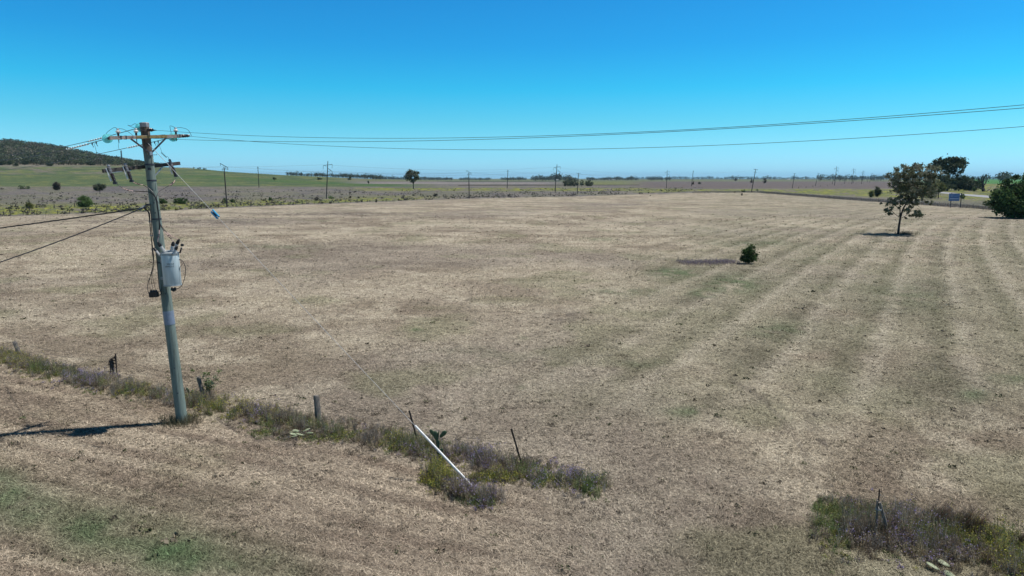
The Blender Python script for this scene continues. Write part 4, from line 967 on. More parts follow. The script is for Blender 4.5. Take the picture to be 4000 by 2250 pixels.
# ---------------------------------------------------------------- the roadside sign
g0, g1 = G(3706, 811), G(3745, 812); Y0 = g0.y
e = empty('roadside_sign', g0, 'blue and white notice board on two dark posts beside the boundary fence', 'sign')
for q, n_ in ((3706, 0), (3745, 0)):
    b = G(q, 810); b.y = Y0; t_ = atY(q+3, 754, Y0+.12); MB().box(((b.x+t_.x)/2, Y0+.12, t_.z/2), (.20, .14, t_.z)).build('post', M['steel_dark'], e)
tl, br = atY(3708, 756, Y0), atY(3747, 785, Y0); cx, cz, w, h = (tl.x+br.x)/2, (tl.z+br.z)/2, br.x-tl.x, tl.z-br.z
pn = MB().box((cx, Y0, cz), (w, .06, h)).build('panel', M['signblue'], e)
MB().box((cx, Y0-.036, cz-h*.20), (w*.84, .01, h*.15)).build('pale_band', M['signpale'], e)
for f_ in (.01, -.34): MB().box((cx, Y0-.036, cz+h*f_), (w*.84, .01, h*.055)).build('dark_band', M['signdark'], e)
def text(body, size, loc, rot, m, name, parent, ext=.004, align='CENTER'):
    cu = bpy.data.curves.new(name, 'FONT'); cu.body = body; cu.size = size; cu.extrude = ext; cu.align_x = align
    to = bpy.data.objects.new('tmp', cu); C.objects.link(to)
    dg = bpy.context.evaluated_depsgraph_get(); me = bpy.data.meshes.new_from_object(to.evaluated_get(dg)); bpy.data.objects.remove(to); 
    me.transform(Matrix.Translation(Vector(loc)-origin(parent)) @ rot); me.materials.clear()
    return link(name, me, m, parent)
RX = Matrix.Rotation(R(90), 4, 'X')
text('GO', h*.28, (cx-w*.22, Y0-.04, cz+h*.20), RX, M['signpale'], 'lettering', e)
MB().bar((cx-w*.02, Y0-.036, cz+h*.10), (cx+w*.42, Y0-.036, cz+h*.20), .01, h*.04).build('stripe', M['signpale'], e)
MB().box((cx-w*.24, Y0-.036, cz+h*.10), (w*.24, .01, h*.05)).build('stripe', M['signpale'], e)
for k in range(4): MB().box((cx-w*.32+k*w*.07, Y0-.036, cz+h*.42), (.05, .01, .01)).build('rivet', M['steel'], e) if False else None
MB().box((cx, Y0-.002, cz+h*.5), (w*1.02, .09, .07)).build('top_rail', M['steel_dark'], e)

# ---------------------------------------------------------------- the power pole
B0 = G(712, 1650); YP = B0.y
TOP = atY(563, 478, YP)
axis = (TOP-B0).normalized()
E = empty('power_pole', B0, 'leaning green grey timber power pole carrying crossarms, fuses and a transformer', 'power pole')
def onpole(z): t_ = (z-B0.z)/(TOP.z-B0.z); return B0+(TOP-B0)*t_
def rad(z): return .195+(.142-.195)*z/11
mb = MB(); nseg = 22
zz = [-.3+(11.24)*i/nseg for i in range(nseg+1)]
zz = [z_ for z_ in zz if z_ < TOP.z-.12]+[TOP.z-.12]
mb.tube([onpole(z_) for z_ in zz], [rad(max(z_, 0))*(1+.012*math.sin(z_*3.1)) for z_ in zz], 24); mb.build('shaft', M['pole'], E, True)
cp = onpole(TOP.z-.16); MB().lathe(cp, axis, [(0, .158), (.13, .163), (.15, .150), (.165, .05)], 8).build('cap', mat('cap_metal', (.34, .33, .35), .6, .3, var=.35, scale=8), E)
for z_, hh in ((6.0, .05), (7.55, .05), (9.45, .06), (10.36, .05), (8.9, .05)):
    MB().lathe(onpole(z_), axis, [(0, rad(z_)+.012), (hh, rad(z_)+.012)], 24).build('strap', M['steel_dark'], E)
MB().lathe(onpole(3.75), axis, [(0, rad(3.8)+.008), (.50, rad(3.8)+.006)], 24).build('tin_sheath', M['label'], E)
# arms
azA = R(33); aD = Vector((math.sin(azA), math.cos(azA), 0)); nD = Vector((math.sin(R(123)), math.cos(R(123)), 0))
cU = onpole(10.42)+nD*.20
def arm_end(px, py, c, d):   # the point of the horizontal-ish line c+s*d seen in column px, at row py
    lo_, hi_ = -3., 3.
    for _ in range(50):
        m_ = (lo_+hi_)/2; q = c+d*m_
        if proj(q.x, q.y, q.z)[0] < px: lo_ = m_
        else: hi_ = m_
    q = c+d*lo_; return atY(px, py, q.y)
UL, UR = arm_end(428, 539, cU, aD), arm_end(718, 531, cU, aD)
au = (UR-UL).normalized(); MB().bar(UL, UR, .10, .115).build('upper_crossarm', M['arm_top'], E)
def U(px): # point on upper arm by column
    lo_, hi_ = 0., 1.
    for _ in range(40):
        m_ = (lo_+hi_)/2; q = UL+(UR-UL)*m_
        if proj(q.x, q.y, q.z)[0] < px: lo_ = m_
        else: hi_ = m_
    return UL+(UR-UL)*lo_
for px in (470, 490, 553, 575, 632, 640, 700):
    q = U(px); MB().box(q, (.035, .115, .13), au, nD).build('arm_band', M['band'] if px in (553, 575) else M['steel_dark'], E)
q1, q2 = U(530), U(650); MB().bar(q1+nD*.004, q2+nD*.004, .112, .085).build('arm_cladding', M['band'], E)
azL = R(28); aL = Vector((math.sin(azL), math.cos(azL), 0)); nL = Vector((math.sin(R(118)), math.cos(R(118)), 0))
cL = onpole(9.42)-nL*.22
LL, LR = arm_end(402, 668, cL, aL), arm_end(701, 638, cL, aL)
al = (LR-LL).normalized(); MB().bar(LL, LR, .10, .12).build('lower_crossarm', M['arm_low'], E)
MB().bar(LL+al*.25-Vector((0, 0, .075)), LL+al*.95-Vector((0, 0, .075)), .09, .03).build('arm_plate', M['steel'], E)
def Lw(px):
    lo_, hi_ = 0., 1.
    for _ in range(40):
        m_ = (lo_+hi_)/2; q = LL+(LR-LL)*m_
        if proj(q.x, q.y, q.z)[0] < px: lo_ = m_
        else: hi_ = m_
    return LL+(LR-LL)*lo_
# braces
vj = onpole(9.86)+nD*(rad(9.8)+.02)
MB().bar(U(507)-Vector((0, 0, .05))+nD*.06, vj, .035, .05).build('brace', M['steel_dark'], E)
MB().bar(U(645)-Vector((0, 0, .05))+nD*.06, vj, .035, .05).build('brace', M['steel_dark'], E)
MB().box(vj, (.09, .05, .12), au, nD).build('brace_bracket', M['steel'], E)
MB().bar(Lw(634)-Vector((0, 0, .06)), onpole(8.85)-nL*(rad(9)), .03, .045).build('brace', M['steel'], E)
# pin insulators
def pin(px, hgt=.26):
    q = U(px); b = q+Vector((0, 0, .05)); g_ = MB().lathe(q-Vector((0, 0, .17)), (0, 0, 1), [(0, .012), (.10, .014), (.11, .022), (.14, .022), (.23, .014), (.24, .035), (.40, .030)], 10).build('insulator_pin', M['steel_dark'], E)
    MB().lathe(b+Vector((0, 0, .10)), (0, 0, 1), [(0, .03), (.02, .075), (.035, .045), (.05, .085), (.07, .07), (.10, .03), (.12, .045), (.15, .035)], 16).build('pin_insulator', M['porcelain'], E, True)
    return b+Vector((0, 0, .25))
pt1, pt2, pt3 = pin(463), pin(533), pin(688)
# glass strain discs, left-going conductors
dW = Vector((math.sin(R(-43)), math.cos(R(-43)), -.02)).normalized()
def discs(p, k=2, name='disc_insulator'):
    MB().tube([p-dW*.02, p+dW*.10], .022, 8).build('clevis', M['steel_dark'], E)
    for i in range(k):
        q = p+dW*(.10+.14*i)
        MB().lathe(q, dW, [(0, .045), (.05, .05), (.07, .10), (.085, .150), (.10, .152), (.102, .14), (.085, .10), (.10, .09), (.082, .05), (.11, .03)], 24).build(name, M['glass'], E, True)
        MB().lathe(q-dW*.01, dW, [(0, .028), (.01, .045), (.07, .042), (.08, .03)], 12).build('insulator_cap', M['steel_dark'], E, True)
    return p+dW*(.12+.14*k)
sA = discs(UL-nD*.06+au*.03)
sB = discs(onpole(10.78)-nD*.14)
sC = discs(U(690)-nD*.06-Vector((0, 0, .02)))
def wirefit(start, dirxy, pix, ext, n=60, order=2):
    """pix: photo points the wire passes; the wire lies in the vertical plane through start along dirxy"""
    d = Vector((dirxy[0], dirxy[1])).normalized(); S = [0.]; Z = [start.z]
    for px, py in pix:
        r = ray(px, py); # solve start.xy + d s = r.xy t
        det = d.x*(-r[1])+r[0]*d.y; s_ = ((-start.x)*(-r[1])-(-r[0])*(-start.y))/det; t_ = (d.x*(-start.y)-d.y*(-start.x))/det
        S.append(s_); Z.append(H+r[2]*t_)
    w = np.ones(len(S)); w[0] = 6
    co = np.polyfit(S, Z, order, w=w); s = np.linspace(0, ext, n)
    z = np.polyval(co, s); z += (start.z-z[0])*np.exp(-s/2)
    return [Vector((start.x+d.x*q, start.y+d.y*q, zz_)) for q, zz_ in zip(s, z)], S
lw = 'conductors leaving the power pole to the left'
dl = (math.sin(R(-43)), math.cos(R(-43)))
LWP = []
for st, pix, lab in ((sA, [(261, 583), (0, 626)], 'nearest left conductor from the glass disc at the crossarm end'), (sB, [(417, 541), (245, 571), (0, 606)], 'upper left conductor from the pole top disc'), (sC, [(556, 569), (382, 603), (140, 646), (0, 665)], 'lower left conductor passing behind the pole')):
    P, S = wirefit(st, dl, pix, 95, 50); LWP.append(P)
    tag(MB().tube(P, .012, 6, False).build('power_line', M['wire']), lab, 'power line', lw)
rw = 'conductors leaving the power pole to the right'
# strain clamps on the right side
sR1 = atY(611, 509, onpole(10.7).y-.25); sR2 = UR+Vector((.10, -.05, 0)); sR3 = U(500)+nD*.12
ci = lambda a, b: MB().lathe(a, b-a, [(0, .02), (.05, .035), (.08, .06), (.11, .035), (.14, .065), (.17, .035), (.20, .065), (.23, .035), (.26, .05), (.30, .02), ((b-a).length, .012)], 10).build('strain_insulator', M['brown_porcelain'], E, True)
ci(onpole(10.68)+nD*.14, sR1); ci(UR-au*.1+nD*.02, sR2+Vector((.06, -.04, 0)))
sc4 = lambda px, py, D_: (atY(px, py, D_).x, atY(px, py, D_).y)
RWP = []
for st, end, pix, lab in ((sR1, sc4(4000, 407, 14.2), [(932, 528), (1708, 538), (2640, 509), (3416, 461), (4000, 407)], 'upper of the two close right conductors crossing the sky'),
                     (sR2, sc4(4000, 497, 15.6), [(930, 552), (1708, 584), (2174, 584), (3105, 549), (4000, 497)], 'lowest right conductor crossing the sky alone'),
                     (sR3, sc4(4000, 416, 13.4), [(950, 550), (1708, 546), (2640, 517), (3416, 470), (4000, 416)], 'lower of the two close right conductors crossing the sky')):
    dd = (end[0]-st.x, end[1]-st.y)
    P, S = wirefit(st, dd, pix, 42, 90); RWP.append(P)
    tag(MB().tube(P, .0062, 6, False).build('power_line', M['wire']), lab, 'power line', rw)
def at_col(P, px):
    for a, b in zip(P[:-1], P[1:]):
        pa, pb = proj(a.x, a.y, a.z)[0], proj(b.x, b.y, b.z)[0]
        if (pa-px)*(pb-px) <= 0: return a+(b-a)*((px-pa)/(pb-pa))
    return P[0]
dg_ = 'white spiral dampers on the left conductors'
for P, p0, p1, lab in ((LWP[1], 415, 345, 'white spiral damper on the upper left conductor'), (LWP[0], 345, 262, 'long white spiral damper on the nearest left conductor'), (LWP[2], 554, 500, 'white spiral damper on the lower left conductor close to the pole')):
    a, b = at_col(P, p0), at_col(P, p1)
    tag(MB().tube(spiral(a, b, .027, (p0-p1)/9.5, 8), .017, 5).build('spiral_damper', M['damper']), lab, 'spiral damper', dg_)
# jumpers
J = lambda pts, r=.007, m='wire', n_='jumper_wire', par=None: MB().tube(smoothpts(pts, 6), r, 6).build(n_, M[m], par if par else E, True)
J([sA, sA+Vector((-.02, .05, .18)), pt1+Vector((-.16, .05, .03)), pt1, pt1+Vector((.18, 0, -.02)), U(507)+Vector((0, 0, .16)), U(527)+Vector((0, -.1, .03)), sR3])
J([sB, sB+Vector((-.28, .3, .16)), sB+Vector((-.50, .4, .10)), pt2+Vector((-.25, -.02, .10)), pt2+Vector((.0, 0, 0)), onpole(10.62)+nD*.16, sR1])
J([sC+Vector((0, 0, .02)), sC+Vector((.0, -.1, .35)), pt3+Vector((-.16, 0, .06)), pt3, pt3+Vector((.2, .03, .0)), pt3+Vector((.42, .05, -.08)), sR2+Vector((.26, -.12, -.01))])
# fuses (drop-out) on the lower arm
def fuse(px, back=0):
    q = Lw(px)+nL*.10+Vector((0, 0, .06))
    d = Vector((.33, -.08, -1)).normalized()
    fb = MB().tube([q-nL*.10, q+nL*.02], .03, 8).build('fuse_bracket', M['steel_dark'], E)
    s0 = q-d*.09
    prof = [(0, .02), (.02, .05)]
    for i in range(5): prof += [(.04+.055*i, .034), (.06+.055*i, .058), (.075+.055*i, .054), (.08+.055*i, .036)]
    prof += [(.34, .03), (.36, .02)]
    MB().lathe(s0, d, prof, 14).build('fuse_insulator', M['fusegrey'], E, True)
    MB().lathe(s0-d*.05, d, [(0, .015), (.03, .05), (.06, .05), (.07, .02)], 12).build('fuse_cap', M['steel'], E, True)
    t0 = q+d*.16+nL*.02; 
    prof = [(0, .02)]
    for i in range(5): prof += [(.02+.05*i, .045), (.04+.05*i, .062), (.055+.05*i, .058), (.06+.05*i, .045)]
    prof += [(.30, .04)]
    MB().lathe(t0, d, prof, 14).build('arrester', M['brown_porcelain'], E, True)
    side = Vector((-.085, -.04, 0)); MB().tube([q+side-d*.02, t0+side*1.0+d*.28], [.020, .026], 8).build('fuse_tube', M['white'], E, True)
    en = t0+d*.34; MB().box(en, (.11, .08, .08), (1, 0, 0), (0, 1, 0), (0, 0, 1)).build('fuse_hinge', M['steel_dark'], E)
    return s0-d*.05, en
f1t, f1 = fuse(421); f2t, f2 = fuse(486); f3t, f3 = fuse(660)
YQ = YP-.25
PX = lambda px, py, d=0: atY(px, py, YQ+d)
cab = lambda pts, r=.013, m='black', n_='cable', par=None: J(pts, r, m, n_, par)
J([f1, PX(445, 706, -.6), PX(463, 725, -.5)], .006)
cab([PX(463, 725, -.5), PX(480, 735, -.4), PX(498, 742, -.3), PX(520, 746, -.2)], .013, 'pink', 'cable_termination')
cab([PX(520, 746, -.2), PX(550, 748, -.1), PX(578, 749), PX(596, 758), PX(607, 772)], .014)
J([f2, PX(507, 699, -.5), PX(522, 710, -.4)], .006)
cab([PX(507, 705, -.4), PX(530, 716, -.3), PX(558, 722, -.1)], .013, 'pink', 'cable_termination')
cab([PX(558, 722, -.1), PX(580, 735), PX(597, 752), PX(608, 772)], .016)
J([f3, PX(682, 689, 1), PX(686, 700, 1), PX(682, 706, .9)], .006)
cab([PX(683, 704, .9), PX(676, 716, .8), PX(662, 724, .7)], .015, 'pink', 'cable_termination')
cab([PX(662, 724, .7), PX(640, 736, .5), PX(620, 750, .2), PX(611, 772, 0)], .014)
for px, py, dd in ((671, 719, .8), (675, 714, .8), (667, 722, .75), (528, 713, -.3), (536, 717, -.3), (543, 719, -.25), (490, 739, -.3), (500, 743, -.3)):
    q = PX(px, py, dd); MB().lathe(q-Vector((.006, 0, .003)), (.9, 0, -.3 if px < 600 else .6), [(0, .012), (.004, .042 if px > 600 else .03), (.012, .042 if px > 600 else .03), (.016, .012)], 10).build('shed_ring', M['maroon'], E)
# spiral drop leads
q = PX(463, 546, -.5)
J([U(463)-Vector((0, 0, .15)), PX(463, 570, -.6), PX(465, 583, -.6), PX(472, 586, -.6)], .005)
MB().tube(spiral(PX(473, 588, -.6), PX(475, 617, -.6), .022, 11, 9), .006, 5).build('coiled_lead', M['wire'], E)
J([PX(475, 617, -.6), PX(476, 640, -.6), f2t], .005)
J([PX(612, 560, .3), PX(625, 575, .6), PX(632, 596, .8)], .005)
MB().tube(spiral(PX(630, 596, .8), PX(650, 615, .9), .020, 8, 9), .006, 5).build('coiled_lead', M['wire'], E)
J([PX(650, 615, .9), PX(656, 612, .9), PX(660, 624, .95), f3t], .005)
q = at_col(LWP[0], 367); J([q, q+Vector((.05, 0, -.28)), q+Vector((.1, 0, -.5)), f1t], .005)
# hot-line clamps
for P, px in ((LWP[0], 360), (LWP[0], 376), (LWP[2], 618), (LWP[2], 604)):
    q = at_col(P, px); mb = MB().box(q-Vector((0, 0, .03)), (.035, .03, .08)); mb.tube([q-Vector((0, 0, .06)), q+Vector((.04, 0, -.16))], .009, 6); tag(mb.build('line_clamp', M['steel_dark']), {360: 'tap clamp on the nearest left conductor, far side', 376: 'tap clamp on the nearest left conductor, pole side', 618: 'tap clamp on the lower conductor right of the pole', 604: 'tap clamp on the lower conductor touching the pole edge'}[px], 'line clamp', 'tap clamps hanging on the left conductors')
# step bolts, number plate, bolts
for px, py, sd in ((596, 605, 1), (606, 715, 1), (607, 764, 1), (555, 663, -1), (565, 772, -1), (610, 870, 1), (580, 825, -1)):
    q = atY(px, py, YP-.05); MB().tube([q, q+Vector((sd*.14, 0, 0)), q+Vector((sd*.15, 0, .035))], .010, 6).build('step_bolt', M['steel'], E)
z_ = 9.33; q = onpole(z_)+Vector((.06, -rad(z_)-.004, 0)); MB().box(q, (.10, .012, .085), (1, .25, 0), (-.25, 1, 0)).build('number_plate', M['steel_dark'], E)
for z_ in (1.2, 2.15, 4.9, 7.8, 8.15, 8.6):
    q = onpole(z_)+Vector((.07, -rad(z_)+.01, 0)); MB().lathe(q, (.25, -1, 0), [(0, .022), (.02, .022), (.025, .012)], 8).build('bolt', M['steel_dark'], E)
# cable risers on the pole
cab([PX(609, 772), PX(613, 790), PX(616, 812), PX(621, 850), PX(624, 880), PX(622, 900)], .026)
cab([PX(617, 812, -.02), PX(622, 862, -.02), PX(634, 888, -.1), PX(652, 908, -.15)], .011)
cab([PX(652, 908, -.15), PX(675, 925, -.2), PX(696, 935, -.2)], .012, 'pink', 'cable_termination')
cab([PX(620, 850, -.02), PX(628, 882, -.1), PX(642, 905, -.2)], .011)
cab([PX(642, 905, -.2), PX(657, 920, -.25), PX(678, 944, -.25)], .012, 'pink', 'cable_termination')
cab([PX(622, 898, -.05), PX(621, 915, -.1), PX(616, 938, -.15), PX(616, 946, -.15)], .014, 'pink', 'cable_termination')
for px, py, dd in ((657, 919, -.25), (663, 925, -.25), (668, 929, -.25), (620, 915, -.1), (620, 921, -.1), (619, 927, -.1)):
    q = PX(px, py, dd); MB().lathe(q, (.5, 0, -.8) if px > 640 else (0, 0, -1), [(0, .014), (.005, .042), (.018, .042), (.022, .014)], 10).build('shed_ring', M['maroon'], E)
for s_, off in ((1, 0), (2, .045)):
    cab([PX(560+off*80, 812, .1), PX(577+off*60, 826, -.02), PX(582+off*60, 842, -.02), PX(586, 880, -.02), PX(590, 920, -.02), PX(596+off*60, 990, -.02), PX(600, 1020, -.05)], .016)
cab([PX(560, 812), PX(573, 808), PX(583, 812), PX(590, 840, -.02), PX(593, 900, -.02), PX(604, 960, -.02), PX(612, 1010, -.02), PX(622, 1120, -.02), PX(630, 1145, -.03), PX(622, 1153, -.08), PX(612, 1150, -.1)], .013)
cab([PX(600, 1020), PX(592, 1065, -.05), PX(580, 1100, -.1), PX(577, 1125, -.12), PX(580, 1142, -.12), PX(588, 1149, -.12)], .012)
cab([PX(601, 1025), PX(588, 1075, -.05), PX(585, 1100, -.1), PX(588, 1138, -.12)], .006)
cab([PX(603, 1030), PX(592, 1075, -.05), PX(592, 1100, -.1), PX(599, 1138, -.12)], .006)
cab([PX(603, 1030), PX(596, 1075, -.05), PX(600, 1100, -.1), PX(609, 1138, -.12)], .006)
cab([PX(600, 1016), PX(586, 1014), PX(585, 1022), PX(598, 1030), PX(580, 1036), PX(578, 1032), PX(596, 1024), PX(620, 1022)], .006)
for k in range(3): cab([PX(612, 1140+k*6, -.1), PX(622+k*2, 1138+k*6, -.08), PX(630, 1130+k*6, -.03), PX(632, 1110, .02)], .006)
for py in (832, 866, 920, 976):
    q = PX(np.interp(py, [832, 976], [583, 597]), py); MB().box(q, (.09, .05, .03)).build('cable_clamp', M['steel'], E)
cab([PX(612, 775), PX(618, 790, -.1), PX(630, 803, -.2), PX(640, 806, -.2), PX(636, 815, -.2), PX(624, 820, -.1), PX(620, 825)], .006)
cab([PX(634, 798, -.2), PX(641, 802, -.2), PX(638, 812, -.2)], .006)
# low-voltage fuse box
bx = empty('fuse_box', PX(601, 1162, -.12), 'black low voltage fuse box hanging on cables left of the pole', 'fuse box')
q = PX(601, 1150, -.12); MB().box(q, (.29, .14, .19), (1, 0, .06), (0, 1, 0), (-.06, 0, 1)).build('casing', M['black'], bx)
for k in (-1, 0, 1): MB().box(q+Vector((k*.09, 0, .12)), (.05, .08, .07)).build('fuse_carrier', M['steel_dark'], bx)
for k in (-1, 0, 1): MB().box(q+Vector((k*.09, -.075, -.02)), (.055, .012, .12)).build('fuse_cover', M['black'], bx)
# ---------------------------------------------------------------- transformer
tc_top = atY(663, 988, YP-.34); tc_bot = atY(675, 1114, YP-.34); 
tax = (tc_top-tc_bot).normalized(); th_ = (tc_top-tc_bot).length; rT = .292
T = empty('transformer', tc_bot, 'pale grey cylindrical pole mounted transformer with stencilled number', 'transformer')
MB().lathe(tc_bot, tax, [(0, rT*.96), (.015, rT), (th_-.02, rT), (th_, rT*.98)], 40).build('tank', M['tank'], T, True)
MB().lathe(tc_top-tax*.02, tax, [(0, rT+.016), (.035, rT+.016), (.045, rT-.01), (.09, rT*.55), (.12, rT*.30), (.125, .02)], 40).build('lid', M['lidgrey'], T, True)
MB().lathe(tc_bot-tax*.005, tax, [(0, rT+.008), (.04, rT+.008)], 40).build('base_ring', M['lidgrey'], T, True)
MB().lathe(tc_top-tax*.07, tax, [(0, rT+.007), (.03, rT+.007)], 40).build('tank_band', M['lidgrey'], T, True)
def bushing(foot, head, m='porcelain', r=.062, n_='bushing', cap=True):
    L_ = (head-foot).length; pr = [(0, r)]; k_ = 5
    for i in range(k_):
        a = L_*.62*i/k_; pr += [(a+.005, r*.62), (a+L_*.062, r*1.05), (a+L_*.078, r*1.0), (a+L_*.10, r*.6)]
    b = MB().lathe(foot, head-foot, pr+[(L_*.66, r*.55)], 14).build(n_, M[m], T, True)
    if cap: MB().lathe(foot+(head-foot)*.60, head-foot, [(0, r*.85), (L_*.10, r*1.0), (L_*.28, r*.8), (L_*.42, r*.25)], 12).build('bushing_cap', M['black'], b if False else T, True)
YT = YP-.34; TX = lambda px, py, d=0: atY(px, py, YT+d)
bushing(TX(646, 986, -.08), TX(617, 947, -.08)); bushing(TX(668, 986, -.12), TX(678, 943, -.12)); bushing(TX(678, 980, .14), TX(700, 934, .14))
bushing(TX(625, 998, .0), TX(600, 968, 0), 'porcelain', .05, 'arrester'); bushing(TX(676, 993, -.26), TX(693, 962, -.26), 'porcelain', .055, 'arrester')
bushing(TX(703, 988, .05), TX(712, 956, .05), 'brown_porcelain', .036, 'arrester', False); MB().lathe(TX(712, 962, .05), (0, 0, 1), [(0, .03), (.02, .06), (.08, .055), (.09, .02)], 8).build('arrester_cap', M['black'], T)
J([TX(699, 934, .1), TX(706, 942, .05), TX(708, 955, .05)], .006, 'wire', 'lead', T)
for px, py in ((640, 995), (689, 995), (628, 1000)): MB().box(TX(px, py, -.24 if px > 630 else -.1), (.05, .03, .06)).build('lifting_lug', M['steel'], T)
for px, py in ((645, 1022), (646, 1088)):
    q = TX(px, py, .1); MB().box(q+Vector((-.06, .08, 0)), (.26, .10, .10)).build('hanger_bracket', M['lidgrey'], T)
MB().box(TX(643, 1072, -.16), (.07, .05, .26)).build('side_plate', M['lidgrey'], T); MB().box(TX(647, 1072, -.20), (.018, .03, .22)).build('side_slot', M['ink'], T)
for a_ in (0, 1, 2):
    q = TX(672+a_*6, 1131+(a_ % 2)*3, -.05+a_*.05); MB().lathe(q+Vector((0, 0, .08)), (0, 0, -1), [(0, .03), (.08, .045), (.11, .045), (.13, .02)], 10).build('lv_terminal', M['black'], T)
J([TX(698, 1012, .05), TX(712, 1018, .0), TX(724, 1045, 0), TX(722, 1080, 0), TX(712, 1112, 0), TX(698, 1126, 0), TX(682, 1128, 0)], .010, 'black', 'loop_cable', T)
J([TX(698, 1014, .05), TX(708, 1020, 0), TX(711, 1032, 0), TX(706, 1042, 0), TX(702, 1046, 0), TX(704, 1080, .02), TX(706, 1115, .02)], .008, 'black', 'loop_cable', T)
# stencil, wrapped on the tank
def stencil(body, size, ang, up):
    cu = bpy.data.curves.new('n', 'FONT'); cu.body = body; cu.size = size; cu.align_x = 'CENTER'; cu.resolution_u = 3
    to = bpy.data.objects.new('tmp', cu); C.objects.link(to); dg = bpy.context.evaluated_depsgraph_get(); me = bpy.data.meshes.new_from_object(to.evaluated_get(dg)); bpy.data.objects.remove(to)
    X = Vector((1, 0, 0)); X = (X-tax*X.dot(tax)).normalized(); Yv = tax.cross(X)
    for v in me.vertices:
        a = ang+v.co.x/rT; v.co = (tc_bot-Vector(T.location))+tax*(up+v.co.y)+(X*math.sin(a)-Yv*math.cos(a))*(rT+.004)
    me.materials.clear(); link('stencil', me, M['ink'], T)
stencil('50KVA', .082, R(24), th_*.66); stencil('690923-2', .078, R(18), th_*.585)

# ---------------------------------------------------------------- stay wire, guard, service cables
ga = G(1850, 1905); gt = onpole(10.22)+Vector((.10, -.13, 0))
S = empty('stay_wire', ga, 'taut pale stay wire from pole top to the ground anchor', 'stay wire')
gi = lambda px: min(((gt+(ga-gt)*t_) for t_ in np.linspace(0, 1, 1500)), key=lambda q: abs(proj(q.x, q.y, q.z)[0]-px))
a, b = gi(828), gi(853)
MB().tube([gt, a], .0075, 6).build('upper_strand', M['wire_pale'], S); MB().tube([b, ga], .0065, 6).build('lower_strand', M['wire_pale'], S)
dd = (b-a).normalized(); sd = dd.cross(Vector((0, 1, 0))).normalized()
for k in (-1, 1): MB().tube([a+sd*k*.042+dd*.0, b+sd*k*.042], [.033, .033], 10).build('stay_insulator', M['bluepl'], S, True)
MB().box((a+b)/2, ((b-a).length*.5, .05, .05), dd, sd.cross(dd), sd).build('insulator_core', M['steel_dark'], S)
MB().tube([gi(1621), gi(1850)], .036, 12).build('stay_guard', M['white'], S, True)
MB().tube([gt-Vector((.12, 0, 0)), gt+Vector((.02, 0, -.05))], .02, 6).build('eye_bolt', M['steel_dark'], S)
br_ = PX(572, 803, .05)
def svc(pix, start, dirxy, ext, r, m, lab):
    P, _ = wirefit(start, dirxy, pix, ext, 30); st = []
    mb = MB()
    for k in range(3):
        a_ = 2.09*k
        Q = []
        P2_ = P
        for i, p in enumerate(smoothpts(P2_, 6)): th = a_+i*.8; Q.append(p+Vector((math.cos(th)*r*.75, 0, math.sin(th)*r*.75)))
        mb.tube(Q, r*.62, 5)
    return tag(mb.build('service_cable', M[m]), lab, 'cable', 'bundled service cables going left')
svc([(300, 850), (0, 891)], PX(560, 812), (-1, .12), 24, .019, 'black', 'thick black bundled cable running level from the pole to the left edge')
svc([(342, 900), (0, 1024)], PX(556, 813, -.05), (-1, -.35), 22, .015, 'wire', 'thinner grey cable dropping from the pole to the left edge')
MB().tube([PX(575, 800, .1), PX(548, 815, -.05), PX(520, 830, -.1)], [.03, .028, .015], 8).build('cable_dead_end', M['steel'], E)
MB().box(PX(577, 800, .05), (.12, .10, .07)).build('cable_bracket', M['steel_dark'], E)

# ---------------------------------------------------------------- air, sky, sun, camera
hz = MB().box((0, 0, 84.5), (46000, 46000, 171))
hm = bpy.data.materials.new('haze'); hm.use_nodes = True; nt = hm.node_tree; nt.nodes.remove(nt.nodes['Principled BSDF'])
pv = nt.nodes.new('ShaderNodeVolumePrincipled'); pv.inputs['Density'].default_value = 3.2e-5; pv.inputs['Color'].default_value = (.42, .74, 1, 1); pv.inputs['Anisotropy'].default_value = .2
nt.links.new(pv.outputs[0], nt.nodes['Material Output'].inputs['Volume'])
tag(hz.build('haze', hm), 'thin blue air over the plain', None, kind='stuff')

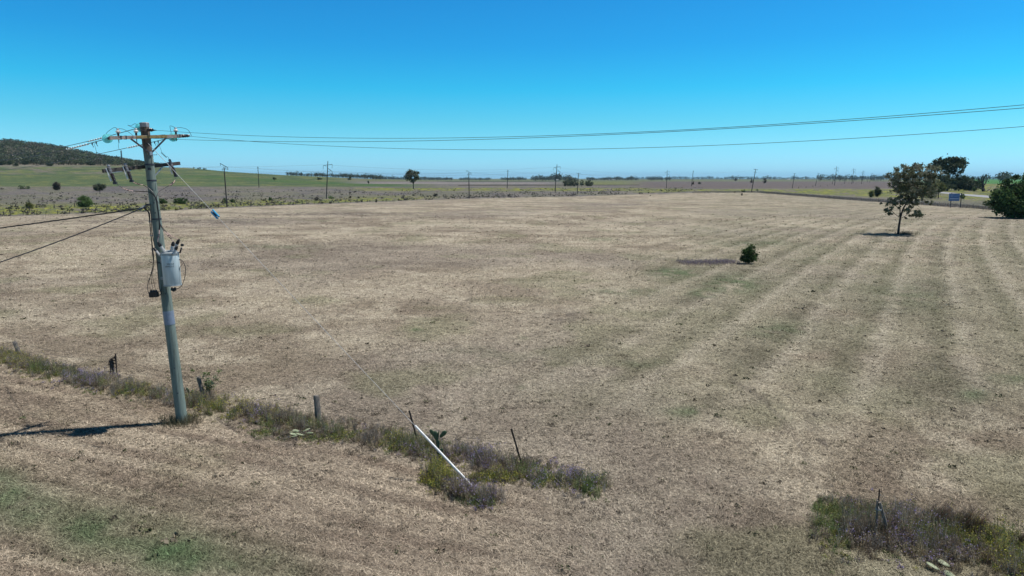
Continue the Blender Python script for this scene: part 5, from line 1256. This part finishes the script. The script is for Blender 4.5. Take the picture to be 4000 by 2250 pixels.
SUN_EL = R(61.5); sdir = Vector((.972, .235, 0)).normalized()
az_s = math.atan2(sdir.x, sdir.y)
wd = bpy.data.worlds.new("World"); scene.world = wd; wd.use_nodes = True; nt = wd.node_tree
sky = nt.nodes.new('ShaderNodeTexSky'); sky.sky_type = 'NISHITA'; sky.sun_disc = False; sky.sun_elevation = SUN_EL; sky.sun_rotation = az_s
sky.air_density = 1.0; sky.dust_density = .35; sky.ozone_density = 2.0; sky.altitude = 300
wtc = nt.nodes.new('ShaderNodeTexCoord'); wsx = nt.nodes.new('ShaderNodeSeparateXYZ'); wcr = nt.nodes.new('ShaderNodeValToRGB')
nt.links.new(wtc.outputs['Generated'], wsx.inputs[0]); nt.links.new(wsx.outputs[2], wcr.inputs[0])
STOPS = [(0, (.52, 1.04, 1.85)), (.017, (.47, 1.01, 1.64)), (.05, (.37, .97, 1.33)), (.076, (.26, .92, 1.18)), (.123, (.105, .90, 1.18)), (.18, (.082, .77, 1.17)), (.238, (.080, .73, 1.15)), (.36, (.10, .36, .52)), (1, (.15, .17, .19))]  # sky tint; overhead stops darkened, above the frame, to deepen ground shadows
el_ = wcr.color_ramp.elements
for i_, (p_, c_) in enumerate(STOPS):
    q_ = el_[0] if i_ == 0 else (el_[len(el_)-1] if i_ == len(STOPS)-1 else el_.new(p_))
    q_.position = p_; q_.color = (*[v/2 for v in c_], 1)
wm1 = nt.nodes.new('ShaderNodeVectorMath'); wm1.operation = 'MULTIPLY'; wm2 = nt.nodes.new('ShaderNodeVectorMath'); wm2.operation = 'SCALE'; wm2.inputs['Scale'].default_value = 2.0
nt.links.new(sky.outputs[0], wm1.inputs[0]); nt.links.new(wcr.outputs[0], wm1.inputs[1]); nt.links.new(wm1.outputs[0], wm2.inputs[0]); nt.links.new(wm2.outputs[0], nt.nodes['Background'].inputs[0]); nt.nodes['Background'].inputs[1].default_value = .12
sl = bpy.data.lights.new('sun', 'SUN'); sl.energy = 5.0; sl.angle = R(.53); sl.color = (1, .965, .91)
so = bpy.data.objects.new('sun', sl); C.objects.link(so)
dv = Vector((sdir.x*math.cos(SUN_EL), sdir.y*math.cos(SUN_EL), math.sin(SUN_EL)))
so.rotation_euler = dv.to_track_quat('Z', 'Y').to_euler(); so.location = (0, 0, 60)
cam = bpy.data.cameras.new('camera'); cam.lens = 24.003; cam.sensor_width = 36; cam.clip_end = 60000; cam.clip_start = .1
co_ = bpy.data.objects.new('camera', cam); C.objects.link(co_); co_.location = (0, 0, H); co_.rotation_euler = (R(90)-PIT, 0, 0)
scene.camera = co_
scene.view_settings.view_transform = 'Standard'; scene.view_settings.look = 'None'; scene.view_settings.exposure = 0; scene.view_settings.gamma = 1
scene.cycles.max_bounces = 6; scene.cycles.transparent_max_bounces = 8; scene.cycles.volume_bounces = 0
